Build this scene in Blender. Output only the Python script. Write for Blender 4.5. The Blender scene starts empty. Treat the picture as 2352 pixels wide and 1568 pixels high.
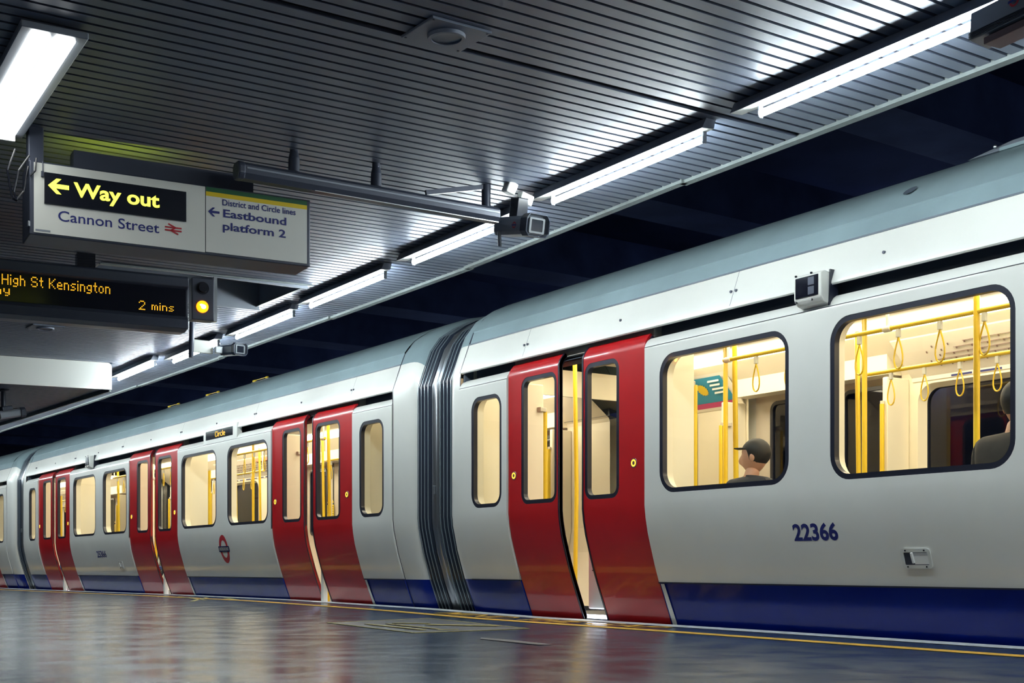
import bpy, bmesh, math, random
from mathutils import Vector, Matrix
from mathutils.geometry import tessellate_polygon
random.seed(7)
S = bpy.context.scene
R = math.radians
PI = math.pi
# ------------------------------------------------------------------ camera, world, exposure
HEAD = 33.153                                   # the lens looks 33 degrees to the right of the track direction (+Y)
cam_d = bpy.data.cameras.new('camera'); cam = bpy.data.objects.new('camera', cam_d)
S.collection.objects.link(cam); S.camera = cam
cam.location = (0, 0, 0.44); cam.rotation_euler = (R(90), 0, R(-HEAD))
cam_d.sensor_width = 36; cam_d.lens = 36*2950/2352; cam_d.shift_y = (1297-784)/2352
cam_d.clip_start = 0.05; cam_d.clip_end = 200
S.view_settings.view_transform = 'Standard'; S.view_settings.look = 'None'
S.view_settings.gamma = 1; S.view_settings.use_curve_mapping = False
S.view_settings.exposure = 1.1
W = bpy.data.worlds.new('world'); S.world = W; W.use_nodes = True
W.node_tree.nodes['Background'].inputs[0].default_value = (0.10, 0.16, 0.42, 1)
W.node_tree.nodes['Background'].inputs[1].default_value = 0.03
S.cycles.use_denoising = True
S.cycles.max_bounces = 6; S.cycles.glossy_bounces = 3; S.cycles.transparent_max_bounces = 12
S.cycles.sample_clamp_indirect = 6
TUBE = 48.0; INSIDE = 4.8; PLATFORM_LIGHT = 3.6

# ------------------------------------------------------------------ materials
def nodes(m): return m.node_tree.nodes, m.node_tree.links
def mat(name, col, rough=0.5, metal=0.0, coat=0.0, spec=0.5, emit=None, estr=0.0, var=0.0, scale=6.0, bump=0.0, stretch=(1,1,1), rvar=0.0):
    m = bpy.data.materials.new(name); m.use_nodes = True; n, l = nodes(m); b = n['Principled BSDF']
    b.inputs['Base Color'].default_value = (*col, 1); b.inputs['Roughness'].default_value = rough
    b.inputs['Metallic'].default_value = metal; b.inputs['Coat Weight'].default_value = coat
    b.inputs['Coat Roughness'].default_value = 0.06; b.inputs['Specular IOR Level'].default_value = spec
    if emit: b.inputs['Emission Color'].default_value = (*emit, 1); b.inputs['Emission Strength'].default_value = estr
    if var or bump or rvar:
        tc = n.new('ShaderNodeTexCoord'); mp = n.new('ShaderNodeMapping'); mp.inputs['Scale'].default_value = stretch
        no = n.new('ShaderNodeTexNoise'); no.inputs['Scale'].default_value = scale; no.inputs['Detail'].default_value = 6
        l.new(tc.outputs['Object'], mp.inputs['Vector']); l.new(mp.outputs['Vector'], no.inputs['Vector'])
        if var:
            cr = n.new('ShaderNodeValToRGB'); cr.color_ramp.elements[0].position = 0.3; cr.color_ramp.elements[1].position = 0.7
            cr.color_ramp.elements[0].color = tuple(c*(1-var) for c in col)+(1,)
            cr.color_ramp.elements[1].color = tuple(min(1, c*(1+var)) for c in col)+(1,)
            l.new(no.outputs['Fac'], cr.inputs['Fac']); l.new(cr.outputs['Color'], b.inputs['Base Color'])
        if rvar:
            mr = n.new('ShaderNodeMapRange'); mr.inputs['To Min'].default_value = max(0.02, rough-rvar); mr.inputs['To Max'].default_value = rough+rvar
            mr.inputs['From Min'].default_value = 0.3; mr.inputs['From Max'].default_value = 0.7
            l.new(no.outputs['Fac'], mr.inputs['Value']); l.new(mr.outputs['Result'], b.inputs['Roughness'])
        if bump:
            bp = n.new('ShaderNodeBump'); bp.inputs['Strength'].default_value = bump; bp.inputs['Distance'].default_value = 0.02
            l.new(no.outputs['Fac'], bp.inputs['Height']); l.new(bp.outputs['Normal'], b.inputs['Normal'])
    return m
def glass(name, tint, ior=1.5):
    m = bpy.data.materials.new(name); m.use_nodes = True; n, l = nodes(m); n.clear()
    o = n.new('ShaderNodeOutputMaterial'); mx = n.new('ShaderNodeMixShader'); f0 = ((ior-1)/(ior+1))**2; ge = n.new('ShaderNodeNewGeometry'); dp = n.new('ShaderNodeVectorMath'); dp.operation = 'DOT_PRODUCT'
    l.new(ge.outputs['Normal'], dp.inputs[0]); l.new(ge.outputs['Incoming'], dp.inputs[1])
    def mt(op, a, b=0.0):
        k = n.new('ShaderNodeMath'); k.operation = op
        for i, v in enumerate((a, b)):
            if isinstance(v, (int, float)): k.inputs[i].default_value = v
            else: l.new(v, k.inputs[i])
        return k.outputs[0]
    fo = mt('ADD', mt('MULTIPLY', mt('POWER', mt('SUBTRACT', 1.0, mt('ABSOLUTE', dp.outputs['Value'])), 5.0), 1-f0), f0)
    t = n.new('ShaderNodeBsdfTransparent'); t.inputs[0].default_value = (*tint, 1)
    g = n.new('ShaderNodeBsdfGlossy'); g.inputs['Roughness'].default_value = 0.02
    l.new(fo, mx.inputs[0]); l.new(t.outputs[0], mx.inputs[1]); l.new(g.outputs[0], mx.inputs[2]); l.new(mx.outputs[0], o.inputs[0])
    return m
M = dict(
    white=mat('white_paint', (0.82, 0.83, 0.78), 0.32, coat=0.55, var=0.04, scale=1.5),
    red=mat('red_paint', (0.50, 0.012, 0.016), 0.3, coat=0.6, var=0.08, scale=2),
    blue=mat('blue_paint', (0.002, 0.014, 0.22), 0.22, coat=0.15, spec=.3, var=0.1, scale=2),
    roof=mat('roof_grey', (0.25, 0.34, 0.37), 0.33, coat=0.3, var=0.1, scale=2.5),
    dark=mat('dark_recess', (0.085, 0.11, 0.145), 0.5),
    rubber=mat('black_rubber', (0.012, 0.015, 0.03), 0.35, coat=0.2),
    edge=mat('fold_highlight_grey', (0.34, 0.42, 0.48), 0.25, metal=.5),
    bellow=mat('bellows_rubber', (0.022, 0.030, 0.048), 0.25, coat=0.5),
    steel=mat('brushed_steel', (0.42, 0.45, 0.48), 0.28, metal=0.9),
    glass=glass('window_glass', (0.93, 0.95, 0.9)), dglass=glass('far_window_glass', (0.55, 0.62, 0.66), 1.6),
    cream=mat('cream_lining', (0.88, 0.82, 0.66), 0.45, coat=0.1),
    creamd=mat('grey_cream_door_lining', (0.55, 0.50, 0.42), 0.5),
    yellow=mat('yellow_pole', (0.86, 0.60, 0.03), 0.3, coat=0.4),
    seat=mat('blue_moquette', (0.03, 0.06, 0.2), 0.9, var=0.5, scale=60),
    tfloor=mat('carriage_floor', (0.10, 0.11, 0.13), 0.5, var=0.3, scale=50),
    strip=mat('carriage_lamp', (1, .9, .75), 0.4, emit=(1.0, 0.88, 0.66), estr=INSIDE),
    slat=mat('ceiling_slat_metal', (0.122, 0.150, 0.212), 0.45, metal=0.15, var=0.07, scale=9, stretch=(1, 6, 1), rvar=0.06),
    back=mat('ceiling_void', (0.010, 0.012, 0.02), 0.8),
    fascia=mat('fascia_trim_metal', (0.17, 0.20, 0.20), 0.42, metal=0.2, var=0.12, scale=12),
    tube=mat('fluorescent_tube', (1, 1, 1), 0.3, emit=(0.90, 0.99, 1.0), estr=TUBE),
    diff=mat('lamp_diffuser', (0.95, 0.95, 0.92), 0.4, emit=(0.98, 1.0, 0.96), estr=PLATFORM_LIGHT),
    lampw=mat('lamp_tray_white', (0.85, 0.87, 0.85), 0.35),
    lampd=mat('lamp_side_enamel', (0.20, 0.23, 0.30), 0.45),
    grey=mat('grey_enamel', (0.23, 0.26, 0.31), 0.35, metal=0.2),
    dgrey=mat('dark_grey_metal', (0.045, 0.055, 0.085), 0.4, metal=0.2),
    black=mat('black_plastic', (0.006, 0.008, 0.016), 0.25, coat=0.3),
    screen=mat('dark_screen', (0.006, 0.007, 0.014), 0.12, coat=0.5),
    sign=mat('sign_white_enamel', (0.72, 0.74, 0.70), 0.3, coat=0.3),
    navy=mat('navy_lettering', (0.010, 0.018, 0.17), 0.5),
    rred=mat('rail_red', (0.45, 0.015, 0.03), 0.5),
    green=mat('green_stripe', (0.01, 0.11, 0.04), 0.4), yel=mat('yellow_stripe', (0.75, 0.55, 0.01), 0.4),
    ylit=mat('yellow_lit_letters', (0.8, 0.8, 0.1), 0.4, emit=(0.88, 0.92, 0.07), estr=1.0),
    yleak=mat('yellow_leak_glow', (0.8, 0.8, 0.1), 0.4, emit=(0.80, 0.85, 0.03), estr=16),
    amber=mat('amber_dots', (0.9, 0.5, 0.02), 0.4, emit=(1.0, 0.46, 0.02), estr=.62),
    lens=mat('amber_signal_lens', (0.9, 0.5, 0.02), 0.2, emit=(1.0, 0.20, 0.003), estr=1.5),
    lensc=mat('amber_signal_core', (0.9, 0.8, 0.4), 0.2, emit=(1.0, 0.50, 0.06), estr=30),
    ring=mat('door_button_lamp', (0.9, 0.5, 0.05), 0.3, emit=(1.0, 0.42, 0.03), estr=1.4),
    tfill=mat('tunnel_fill_glow', (.6, .7, 1), .4, emit=(.35, .5, 1.0), estr=75),
    sill=mat('door_sill_lamp', (0.9, 0.9, 1), 0.3, emit=(0.80, 0.85, 1.0), estr=5),
    linew=mat('edge_line_white', (0.62, 0.64, 0.66), 0.6, var=0.25, scale=14), liney=mat('edge_line_yellow', (0.72, 0.42, 0.05), 0.6, var=0.2, scale=14),
    faint=mat('worn_yellow_line', (0.32, 0.28, 0.10), 0.6, var=0.4, scale=20), patch=mat('patch_asphalt', (0.085, 0.095, 0.11), 0.42, var=0.15, scale=8),
    tunnel=mat('tunnel_concrete', (0.03, 0.038, 0.08), 0.8, var=0.3, scale=1.5), beam=mat('tunnel_beam', (0.09, 0.11, 0.18), 0.7, var=0.3, scale=2),
    ballast=mat('track_ballast', (0.04, 0.04, 0.045), 0.9, var=0.6, scale=30, bump=0.6), wallp=mat('platform_wall', (0.10, 0.11, 0.14), 0.4, var=0.06, scale=3),
    skin=mat('skin', (0.50, 0.26, 0.17), 0.5), hair=mat('dark_hair', (0.012, 0.010, 0.010), 0.6), jacket=mat('dark_jacket', (0.006, 0.009, 0.018), 0.7, var=0.3, scale=20),
    jacket2=mat('brown_coat', (0.012, 0.010, 0.011), 0.75, var=0.3, scale=20), trous=mat('dark_trousers', (0.012, 0.014, 0.025), 0.8),
    adblue=mat('poster_blue', (0.02, 0.30, 0.52), 0.5), adgreen=mat('poster_green', (0.10, 0.35, 0.08), 0.5), adpink=mat('poster_pink', (0.6, 0.05, 0.22), 0.5),
    adyel=mat('poster_yellow', (0.85, 0.62, 0.02), 0.5), paper=mat('map_paper', (0.85, 0.80, 0.70), 0.5), adred=mat('poster_orange', (0.75, 0.16, 0.06), 0.5),
)
# wet looking asphalt platform
def asphalt():
    m = bpy.data.materials.new('platform_asphalt'); m.use_nodes = True; n, l = nodes(m); b = n['Principled BSDF']
    tc = n.new('ShaderNodeTexCoord')
    b.inputs['Specular IOR Level'].default_value = 0.26
    def noise(sc, st, det=6, dist=0.0):
        mp = n.new('ShaderNodeMapping'); mp.inputs['Scale'].default_value = st; mp.inputs['Rotation'].default_value = (0, 0, R(20))
        no = n.new('ShaderNodeTexNoise'); no.inputs['Scale'].default_value = sc; no.inputs['Detail'].default_value = det; no.inputs['Distortion'].default_value = dist
        l.new(tc.outputs['Object'], mp.inputs[0]); l.new(mp.outputs[0], no.inputs[0]); return no
    a = noise(0.9, (1, 1, 1)); f = noise(22, (1, 1, 1), 8); c = noise(3.2, (1, 1, 1), 5, 0.3)
    cr = n.new('ShaderNodeValToRGB'); e = cr.color_ramp.elements; e[0].position = 0.32; e[1].position = 0.68
    e[0].color = (0.028, 0.048, 0.088, 1); e[1].color = (0.062, 0.092, 0.140, 1); l.new(a.outputs[0], cr.inputs[0])
    mx = n.new('ShaderNodeMix'); mx.data_type = 'RGBA'; mx.blend_type = 'MULTIPLY'; mx.inputs[0].default_value = 0.5
    c2 = n.new('ShaderNodeValToRGB'); c2.color_ramp.elements[0].position = 0.35; c2.color_ramp.elements[1].position = 0.6; c2.color_ramp.elements[0].color = (0.45, 0.45, 0.45, 1)
    l.new(f.outputs[0], c2.inputs[0]); l.new(cr.outputs[0], mx.inputs[6]); l.new(c2.outputs[0], mx.inputs[7]); l.new(mx.outputs[2], b.inputs['Base Color'])
    mr = n.new('ShaderNodeMapRange'); mr.inputs['From Min'].default_value = 0.35; mr.inputs['From Max'].default_value = 0.65
    mr.inputs['To Min'].default_value = 0.17; mr.inputs['To Max'].default_value = 0.27; l.new(c.outputs[0], mr.inputs[0]); l.new(mr.outputs[0], b.inputs['Roughness'])
    bp = n.new('ShaderNodeBump'); bp.inputs['Strength'].default_value = 0.22; bp.inputs['Distance'].default_value = 0.010
    l.new(c.outputs[0], bp.inputs['Height'])
    b2 = n.new('ShaderNodeBump'); b2.inputs['Strength'].default_value = 0.12; b2.inputs['Distance'].default_value = 0.004
    l.new(f.outputs[0], b2.inputs['Height']); l.new(bp.outputs[0], b2.inputs['Normal']); l.new(b2.outputs[0], b.inputs['Normal'])
    return m
M['asphalt'] = asphalt()

# ------------------------------------------------------------------ mesh helpers
class MB:
    def __init__(s): s.v = []; s.f = []
    def add(s, vs, fs):
        o = len(s.v); s.v += [tuple(v) for v in vs]; s.f += [[i+o for i in f] for f in fs]; return s
    def box(s, x0, x1, y0, y1, z0, z1):
        return s.add([(x0,y0,z0),(x1,y0,z0),(x1,y1,z0),(x0,y1,z0),(x0,y0,z1),(x1,y0,z1),(x1,y1,z1),(x0,y1,z1)],
                     [(0,3,2,1),(4,5,6,7),(0,1,5,4),(1,2,6,5),(2,3,7,6),(3,0,4,7)])
    def hexa(s, p):  # eight corners, bottom four then top four
        return s.add(p, [(0,3,2,1),(4,5,6,7),(0,1,5,4),(1,2,6,5),(2,3,7,6),(3,0,4,7)])
    def beam(s, a, b, w, h, up=(0,0,1)):  # box of section w x h from a to b
        a, b = Vector(a), Vector(b); d = (b-a).normalized(); r = d.cross(Vector(up)).normalized()*w/2; u = r.cross(d).normalized()*h/2
        return s.hexa([a-r-u, a+r-u, b+r-u, b-r-u, a-r+u, a+r+u, b+r+u, b-r+u])
    def cyl(s, a, b, r, n=16, r2=None, cap=True):
        a, b = Vector(a), Vector(b); r2 = r if r2 is None else r2; d = (b-a).normalized()
        x = d.orthogonal().normalized(); y = d.cross(x)
        vs = [a+(x*math.cos(2*PI*i/n)+y*math.sin(2*PI*i/n))*r for i in range(n)]+[b+(x*math.cos(2*PI*i/n)+y*math.sin(2*PI*i/n))*r2 for i in range(n)]
        fs = [(i, (i+1)%n, n+(i+1)%n, n+i) for i in range(n)]
        if cap: fs += [tuple(range(n))[::-1], tuple(range(n, 2*n))]
        return s.add(vs, fs)
    def path(s, pts, r, n=8):
        for a, b in zip(pts, pts[1:]): s.cyl(a, b, r, n)
        return s
    def ball(s, c, r, n=12, m=8, sc=(1,1,1)):
        vs = []; fs = []
        for j in range(m+1):
            t = PI*j/m
            for i in range(n):
                p = 2*PI*i/n; vs.append((c[0]+r*sc[0]*math.sin(t)*math.cos(p), c[1]+r*sc[1]*math.sin(t)*math.sin(p), c[2]+r*sc[2]*math.cos(t)))
        for j in range(m):
            for i in range(n): fs.append((j*n+i, j*n+(i+1)%n, (j+1)*n+(i+1)%n, (j+1)*n+i))
        return s.add(vs, fs)
    def sweep(s, prof, ys, off=None, close=False):  # prof [(x,z)], one section per y in ys
        n = len(prof); vs = []; fs = []
        for k, y in enumerate(ys):
            for (x, z) in (prof if off is None else off(k)): vs.append((x, y, z))
        for k in range(len(ys)-1):
            for i in range(n if close else n-1): fs.append((k*n+i, k*n+(i+1)%n, (k+1)*n+(i+1)%n, (k+1)*n+i))
        if close: fs += [tuple(range(n))[::-1], tuple(range((len(ys)-1)*n, len(ys)*n))]
        return s.add(vs, fs)
    def plate(s, x, outer, holes):  # flat in the y,z plane at x
        if not holes: return s.add([(x, *p) for p in outer], [tuple(range(len(outer)))])
        (a, c), (b, d) = outer[0], outer[2]; hs = sorted(holes, key=lambda h: min(p[0] for p in h)); cuts = [a]
        for h, g in zip(hs, hs[1:]): cuts.append((max(p[0] for p in h)+min(p[0] for p in g))/2)
        cuts.append(b)
        for h, a1, b1 in zip(hs, cuts, cuts[1:]):   # one cell round each opening
            q = len(h)//4; cor = [(b1, d), (a1, d), (a1, c), (b1, c)]; vs = [(x, *p) for p in h]+[(x, *p) for p in cor]; n = len(h); fs = []
            for k in range(4):
                ids = list(range(k*q, (k+1)*q)); fs += [(n+k, ids[i+1], ids[i]) for i in range(q-1)]
                fs.append((n+k, n+(k+1) % 4, ((k+1)*q) % n, ids[-1]))
            s.add(vs, fs)
        return s
    def ring(s, outer, inner, x0, x1):  # gasket between two loops, x0 to x1
        n = len(outer); vs = [(x0, *p) for p in outer]+[(x0, *p) for p in inner]+[(x1, *p) for p in outer]+[(x1, *p) for p in inner]
        fs = []
        for i in range(n):
            j = (i+1) % n
            fs += [(i, j, n+j, n+i), (2*n+i, 3*n+i, 3*n+j, 2*n+j), (i, 2*n+i, 2*n+j, j), (n+i, n+j, 3*n+j, 3*n+i)]
        return s.add(vs, fs)
    def tube(s, la, lb, xa, xb):  # open tube from loop la at xa to loop lb at xb
        n = len(la); return s.add([(xa, *p) for p in la]+[(xb, *p) for p in lb], [(i, (i+1) % n, n+(i+1) % n, n+i) for i in range(n)])
def rr(y0, y1, z0, z1, r, n=8):
    pts = []
    for cy, cz, a0 in ((y1-r, z1-r, 0), (y0+r, z1-r, 90), (y0+r, z0+r, 180), (y1-r, z0+r, 270)):
        for i in range(n+1): a = R(a0+90*i/n); pts.append((cy+r*math.cos(a), cz+r*math.sin(a)))
    return pts
def obj(name, mb, m, parent=None, smooth=False, bevel=0, solid=0, loc=None, rot=None, recalc=True):
    me = bpy.data.meshes.new(name); me.from_pydata(mb.v, [], mb.f); me.materials.append(M[m] if isinstance(m, str) else m)
    if recalc:
        bm = bmesh.new(); bm.from_mesh(me); bmesh.ops.recalc_face_normals(bm, faces=bm.faces)
        bm.to_mesh(me); bm.free()
    if smooth: me.polygons.foreach_set('use_smooth', [True]*len(me.polygons))
    o = bpy.data.objects.new(name, me); S.collection.objects.link(o)
    if parent: o.parent = parent
    if loc: o.location = loc
    if rot: o.rotation_euler = rot
    if solid: k = o.modifiers.new('s', 'SOLIDIFY'); k.thickness = solid; k.offset = 0
    if bevel: k = o.modifiers.new('b', 'BEVEL'); k.width = bevel; k.segments = 2; k.limit_method = 'ANGLE'
    if smooth and not bevel:
        me.set_sharp_from_angle(angle=R(35))
    if smooth and solid:
        bm = bmesh.new(); bm.from_mesh(me)
        for e in bm.edges:
            if len(e.link_faces) < 2: e.smooth = False
        bm.to_mesh(me); bm.free()
    return o
def tag(o, label, cat, group=None):
    o['label'] = label; o['category'] = cat
    if group: o['group'] = group
    return o
def empty(name, loc, rz=0, label=None, cat=None, group=None, rx=0):
    o = bpy.data.objects.new(name, None); S.collection.objects.link(o); o.location = loc; o.rotation_euler = (rx, 0, rz)
    o.empty_display_size = 0.1
    if label: tag(o, label, cat, group)
    return o
def struct(o): o['kind'] = 'structure'; return o
def copy_tree(o, parent=None):
    c = o.copy(); S.collection.objects.link(c); c.parent = parent
    for ch in list(o.children): copy_tree(ch, c)
    return c
def text(name, body, m, parent, x0, x1, z0, z1, y=0, bold=0.0, axis='front', depth=0.002):
    """flat lettering fitted to the box x0..x1, z0..z1; 'front' faces -y, 'side' faces -x (reads towards -y), 'floor' faces up"""
    cu = bpy.data.curves.new(name, 'FONT'); cu.body = body; cu.size = 1; cu.offset = bold; cu.extrude = 0.0; cu.resolution_u = 4
    t = bpy.data.objects.new(name, cu); S.collection.objects.link(t)
    dg = bpy.context.evaluated_depsgraph_get(); me = bpy.data.meshes.new_from_object(t.evaluated_get(dg)); bpy.data.objects.remove(t)
    xs = [v.co.x for v in me.vertices]; ys = [v.co.y for v in me.vertices]
    ax, bx, ay, by = min(xs), max(xs), min(ys), max(ys)
    for v in me.vertices:
        p = (v.co.x-ax)/(bx-ax); q = (v.co.y-ay)/(by-ay); a = x0+(x1-x0)*p; b = z0+(z1-z0)*q
        v.co = (a, y, b) if axis == 'front' else (y, a, b) if axis == 'side' else (a, b, y)
    me.materials.clear(); me.materials.append(M[m]); o = bpy.data.objects.new(name, me); S.collection.objects.link(o); o.parent = parent
    return o

# ------------------------------------------------------------------ curved platform lines
def lerp(tab, y):
    if y <= tab[0][0]: return tab[0][1]
    for (a, va), (b, vb) in zip(tab, tab[1:]):
        if y <= b: return va+(vb-va)*(y-a)/(b-a)
    return tab[-1][1]
EDGE = [(-12, 6.18), (10.6, 6.18), (15, 6.08), (20, 5.95), (26, 5.78), (32, 5.50), (40, 5.05)]   # platform edge, x by y
EDZ = [(-12, -0.01), (4, -0.009), (6.5, -0.004), (9, -0.002), (10.8, 0.017), (13.8, 0.0325), (17.5, 0.02), (26, -0.03), (40, -0.06)]
ROOFE = [(-12, 5.527), (3.886, 5.527), (6.393, 5.537), (9.216, 5.61), (11.85, 5.58), (14.8, 5.53), (17.82, 5.451), (21.12, 5.338), (25.35, 5.12), (32, 4.7), (40, 4.1)]
CZ, KX = 2.94, 0.025                                             # slatted ceiling: z at x=5.5 and its fall away from the track
def cz(x): return CZ+KX*(x-5.5)
def pe(y): return lerp(EDGE, y)
def pz(x, y): return lerp(EDZ, y)*max(0, min(1, (x-2.5)/2.5))

ys = [-10+0.5*i for i in range(101)]
mb = MB(); xs_ = [-2.0, 0, 1.5, 2.5, 3.5, 4.5, 5.2]
for k, y in enumerate(ys):
    row = xs_+[pe(y)]
    mb.v += [(x, y, pz(x, y)) for x in row]+[(pe(y), y, -1.0)]
n = len(xs_)+2
for k in range(len(ys)-1):
    for i in range(n-1): mb.f.append((k*n+i, k*n+i+1, (k+1)*n+i+1, (k+1)*n+i))
struct(obj('floor', mb, 'asphalt', smooth=True))
def stripe(name, m, a, b, y0=-9, y1=39, lift=0.003):
    q = MB(); yy = [y0+0.5*i for i in range(int((y1-y0)/0.5)+1)]
    for y in yy:
        for d in (a, b): q.v.append((pe(y)+d, y, pz(pe(y)+d, y)+lift))
    q.f = [(2*i, 2*i+1, 2*i+3, 2*i+2) for i in range(len(yy)-1)]
    return struct(obj(name, q, m))
stripe('trim_1', 'linew', -0.20, 0.004); stripe('trim_2', 'liney', -0.70, -0.57)
struct(obj('floor_track', MB().box(5.0, 12, -10, 42, -1.3, -1.0), 'ballast'))
# lettering and marks painted on the platform
mg = text('platform_lettering', 'MIND THE GAP', 'liney', None, 9.95, 6.95, 5.66, 5.94, bold=0.01, axis='floor')
for v in mg.data.vertices: a, b = v.co.x, v.co.y; v.co = (b, a, pz(b, a)+0.005)
tag(mg, 'worn orange MIND THE GAP lettering painted along the platform edge', 'lettering')
t = empty('floor_marking', (4.6, 8.2, 0.0), label='square floor marking with thin yellow outline and worn symbol on the platform', cat='marking')
sq = [(4.166, 8.936), (4.017, 7.315), (4.955, 7.382), (5.199, 9.209)]
q = MB(); q.add([(x-4.6, y-8.2, pz(x, y)+0.0025) for x, y in sq], [(0, 1, 2, 3)]); obj('asphalt_patch', q, 'patch', t)
q = MB()
for i in range(4):
    a, b = sq[i], sq[(i+1) % 4]; q.beam((a[0]-4.6, a[1]-8.2, pz(*a)+0.003), (b[0]-4.6, b[1]-8.2, pz(*b)+0.003), 0.022, 0.003)
obj('outline', q, 'faint', t)
q = MB()
for a, b, w in (((4.28, 8.5), (4.22, 7.55), .05), ((4.42, 8.45), (4.36, 7.6), .035), ((4.62, 8.2), (4.95, 7.75), .10), ((4.52, 8.55), (4.72, 8.35), .06), ((4.3, 7.5), (4.45, 7.48), .03)):
    q.beam((a[0]-4.6, a[1]-8.2, 0.005), (b[0]-4.6, b[1]-8.2, 0.005), w, 0.003)
obj('worn_symbol', q, 'faint', t)
t = empty('floor_marking', (5.3, 15.4, 0.03), label='faint yellow floor marking farther along the platform before the blue and white carriage', cat='marking')
q = MB(); q.beam((-.4, -1.3, 0), (.35, .3, 0), .05, .003); q.beam((-.1, -.9, 0), (.2, .9, 0), .05, .003); q.beam((.2, -1.2, 0), (.45, -.1, 0), .06, .003)
obj('worn_symbol', q, 'faint', t)
t = empty('repair_patch', (4.05, 6.2, 0.001), label='pale oblong repair patch in the dark platform near the picture bottom', cat='patch')
q = MB(); q.add([(-.06, -.35, 0), (.02, -.38, 0), (.07, .1, 0), (.05, .42, 0), (-.03, .3, 0)], [(0, 1, 2, 3, 4)]); obj('filler', q, 'patch', t)

# ------------------------------------------------------------------ tunnel, wall
struct(obj('wall_right', MB().box(11.2, 11.5, -10, 42, -1.3, 4.6), 'tunnel'))
struct(obj('wall_left', MB().box(-2.3, -2.0, -10, 42, -0.2, 3.0), 'wallp'))
struct(obj('wall_back', MB().box(-2.3, 11.5, -10.3, -10, -1.3, 4.6), 'tunnel'))
struct(obj('wall_front', MB().box(-2.3, 11.5, 40, 40.3, -1.3, 4.6), 'tunnel'))
struct(obj('ceiling_track', MB().box(4.2, 11.5, -10, 42, 4.2, 4.5), 'tunnel'))
for i in range(17):
    y = -7.4+2.75*i
    struct(obj('trim_%d' % (i+10), MB().beam((4.4, y-.05, 3.95), (11.3, y+.3, 3.95), 0.55, 0.5), 'beam'))
for i in range(9):  # unseen lights added to lift the dark tunnel with blue
    t = empty('tunnel_fill', (11.1, -6+5.0*i, 2.6), 0, 'unseen blue fill light added on the far tunnel wall, %s along it' % ['first', 'second', 'third', 'fourth', 'fifth', 'sixth', 'seventh', 'eighth', 'ninth'][i], 'lamp', 'added fill lights behind the train')
    obj('casing', MB().box(.02, .1, -.12, .12, -.08, .08), 'dgrey', t, bevel=.01); obj('fill_glow', MB().ball((.0, 0, 0), .06), 'tfill', t, smooth=True)
q = MB()
for y0, y1 in zip(range(-10, 40, 2), range(-8, 42, 2)):
    q.add([(lerp(ROOFE, y0)-.02, y0, CZ+.05), (lerp(ROOFE, y1)-.02, y1, CZ+.05), (lerp(ROOFE, y1)-.02, y1, 4.3), (lerp(ROOFE, y0)-.02, y0, 4.3)], [(0, 1, 2, 3)])
struct(obj('wall_bulkhead', q, 'tunnel', solid=0.03))

# ------------------------------------------------------------------ slatted ceiling
TS = math.tan(R(3.05)); PITCH, SW = 0.0925, 0.0705
REC = (2.9, 4.70, 10.52, 11.62)                                 # recess: x0,x1,y0,y1
BK = 15.85                                                      # lower bulkhead soffit begins here (x < 4.5)
slats = MB(); low = MB()
def slat(mbx, xa, xb, ye, dz=0.0, w=SW):
    if xb-xa < 0.03: return
    za, zb = cz(xa)+dz, cz(xb)+dz; ya, yb = ye+(xa-5.5)*TS, ye+(xb-5.5)*TS; h = w/2
    mbx.hexa([(xa, ya-h, za), (xb, yb-h, zb), (xb, yb+h, zb), (xa, ya+h, za), (xa, ya-h+.006, za+.02), (xb, yb-h+.006, zb+.02), (xb, yb+h-.006, zb+.02), (xa, ya+h-.006, za+.02)])
y = -6.0; seam = False
while y < 34:
    xr = lerp(ROOFE, y)-0.012; yl = y-0.05
    if not seam and y > 5.30: y += 0.03; seam = True
    spans = [(-2.0, xr)]
    if REC[2]-.03 < yl < REC[3]+.03: spans = [(-2.0, REC[0]-.02), (REC[1]+.03, xr)]
    if y > BK+.1: spans = [(4.5-0.06*(y-BK)+.02, xr)]
    for a, b in spans: slat(slats, a, b, y)
    if y > BK+.1: slat(low, -2.0, 4.5-0.06*(y-BK)-.03, y, -0.30)
    y += PITCH
struct(obj('ceiling', slats, 'slat', recalc=False)); struct(obj('ceiling_soffit', low, 'slat', recalc=False))
q = MB(); q.add([(-2.1, -10, cz(-2.1)+.06), (5.5, -10, CZ+.06), (5.5, REC[2]-.05, CZ+.06), (-2.1, REC[2]-.05, cz(-2.1)+.06)], [(0, 1, 2, 3)])
q.add([(-2.1, REC[3]+.05, cz(-2.1)+.06), (5.6, REC[3]+.05, CZ+.06), (5.0, 42, CZ+.06), (-2.1, 42, cz(-2.1)+.06)], [(0, 1, 2, 3)])
q.add([(REC[1]+.06, REC[2]-.06, CZ+.05), (5.58, REC[2]-.06, CZ+.06), (5.58, REC[3]+.06, CZ+.06), (REC[1]+.06, REC[3]+.06, CZ+.05)], [(0, 1, 2, 3)])
q.add([(-2.1, REC[2]-.06, cz(-2)+.06), (REC[0]-.06, REC[2]-.06, cz(2.8)+.06), (REC[0]-.06, REC[3]+.06, cz(2.8)+.06), (-2.1, REC[3]+.06, cz(-2)+.06)], [(0, 1, 2, 3)])
struct(obj('ceiling_void', q, 'back'))
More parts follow.
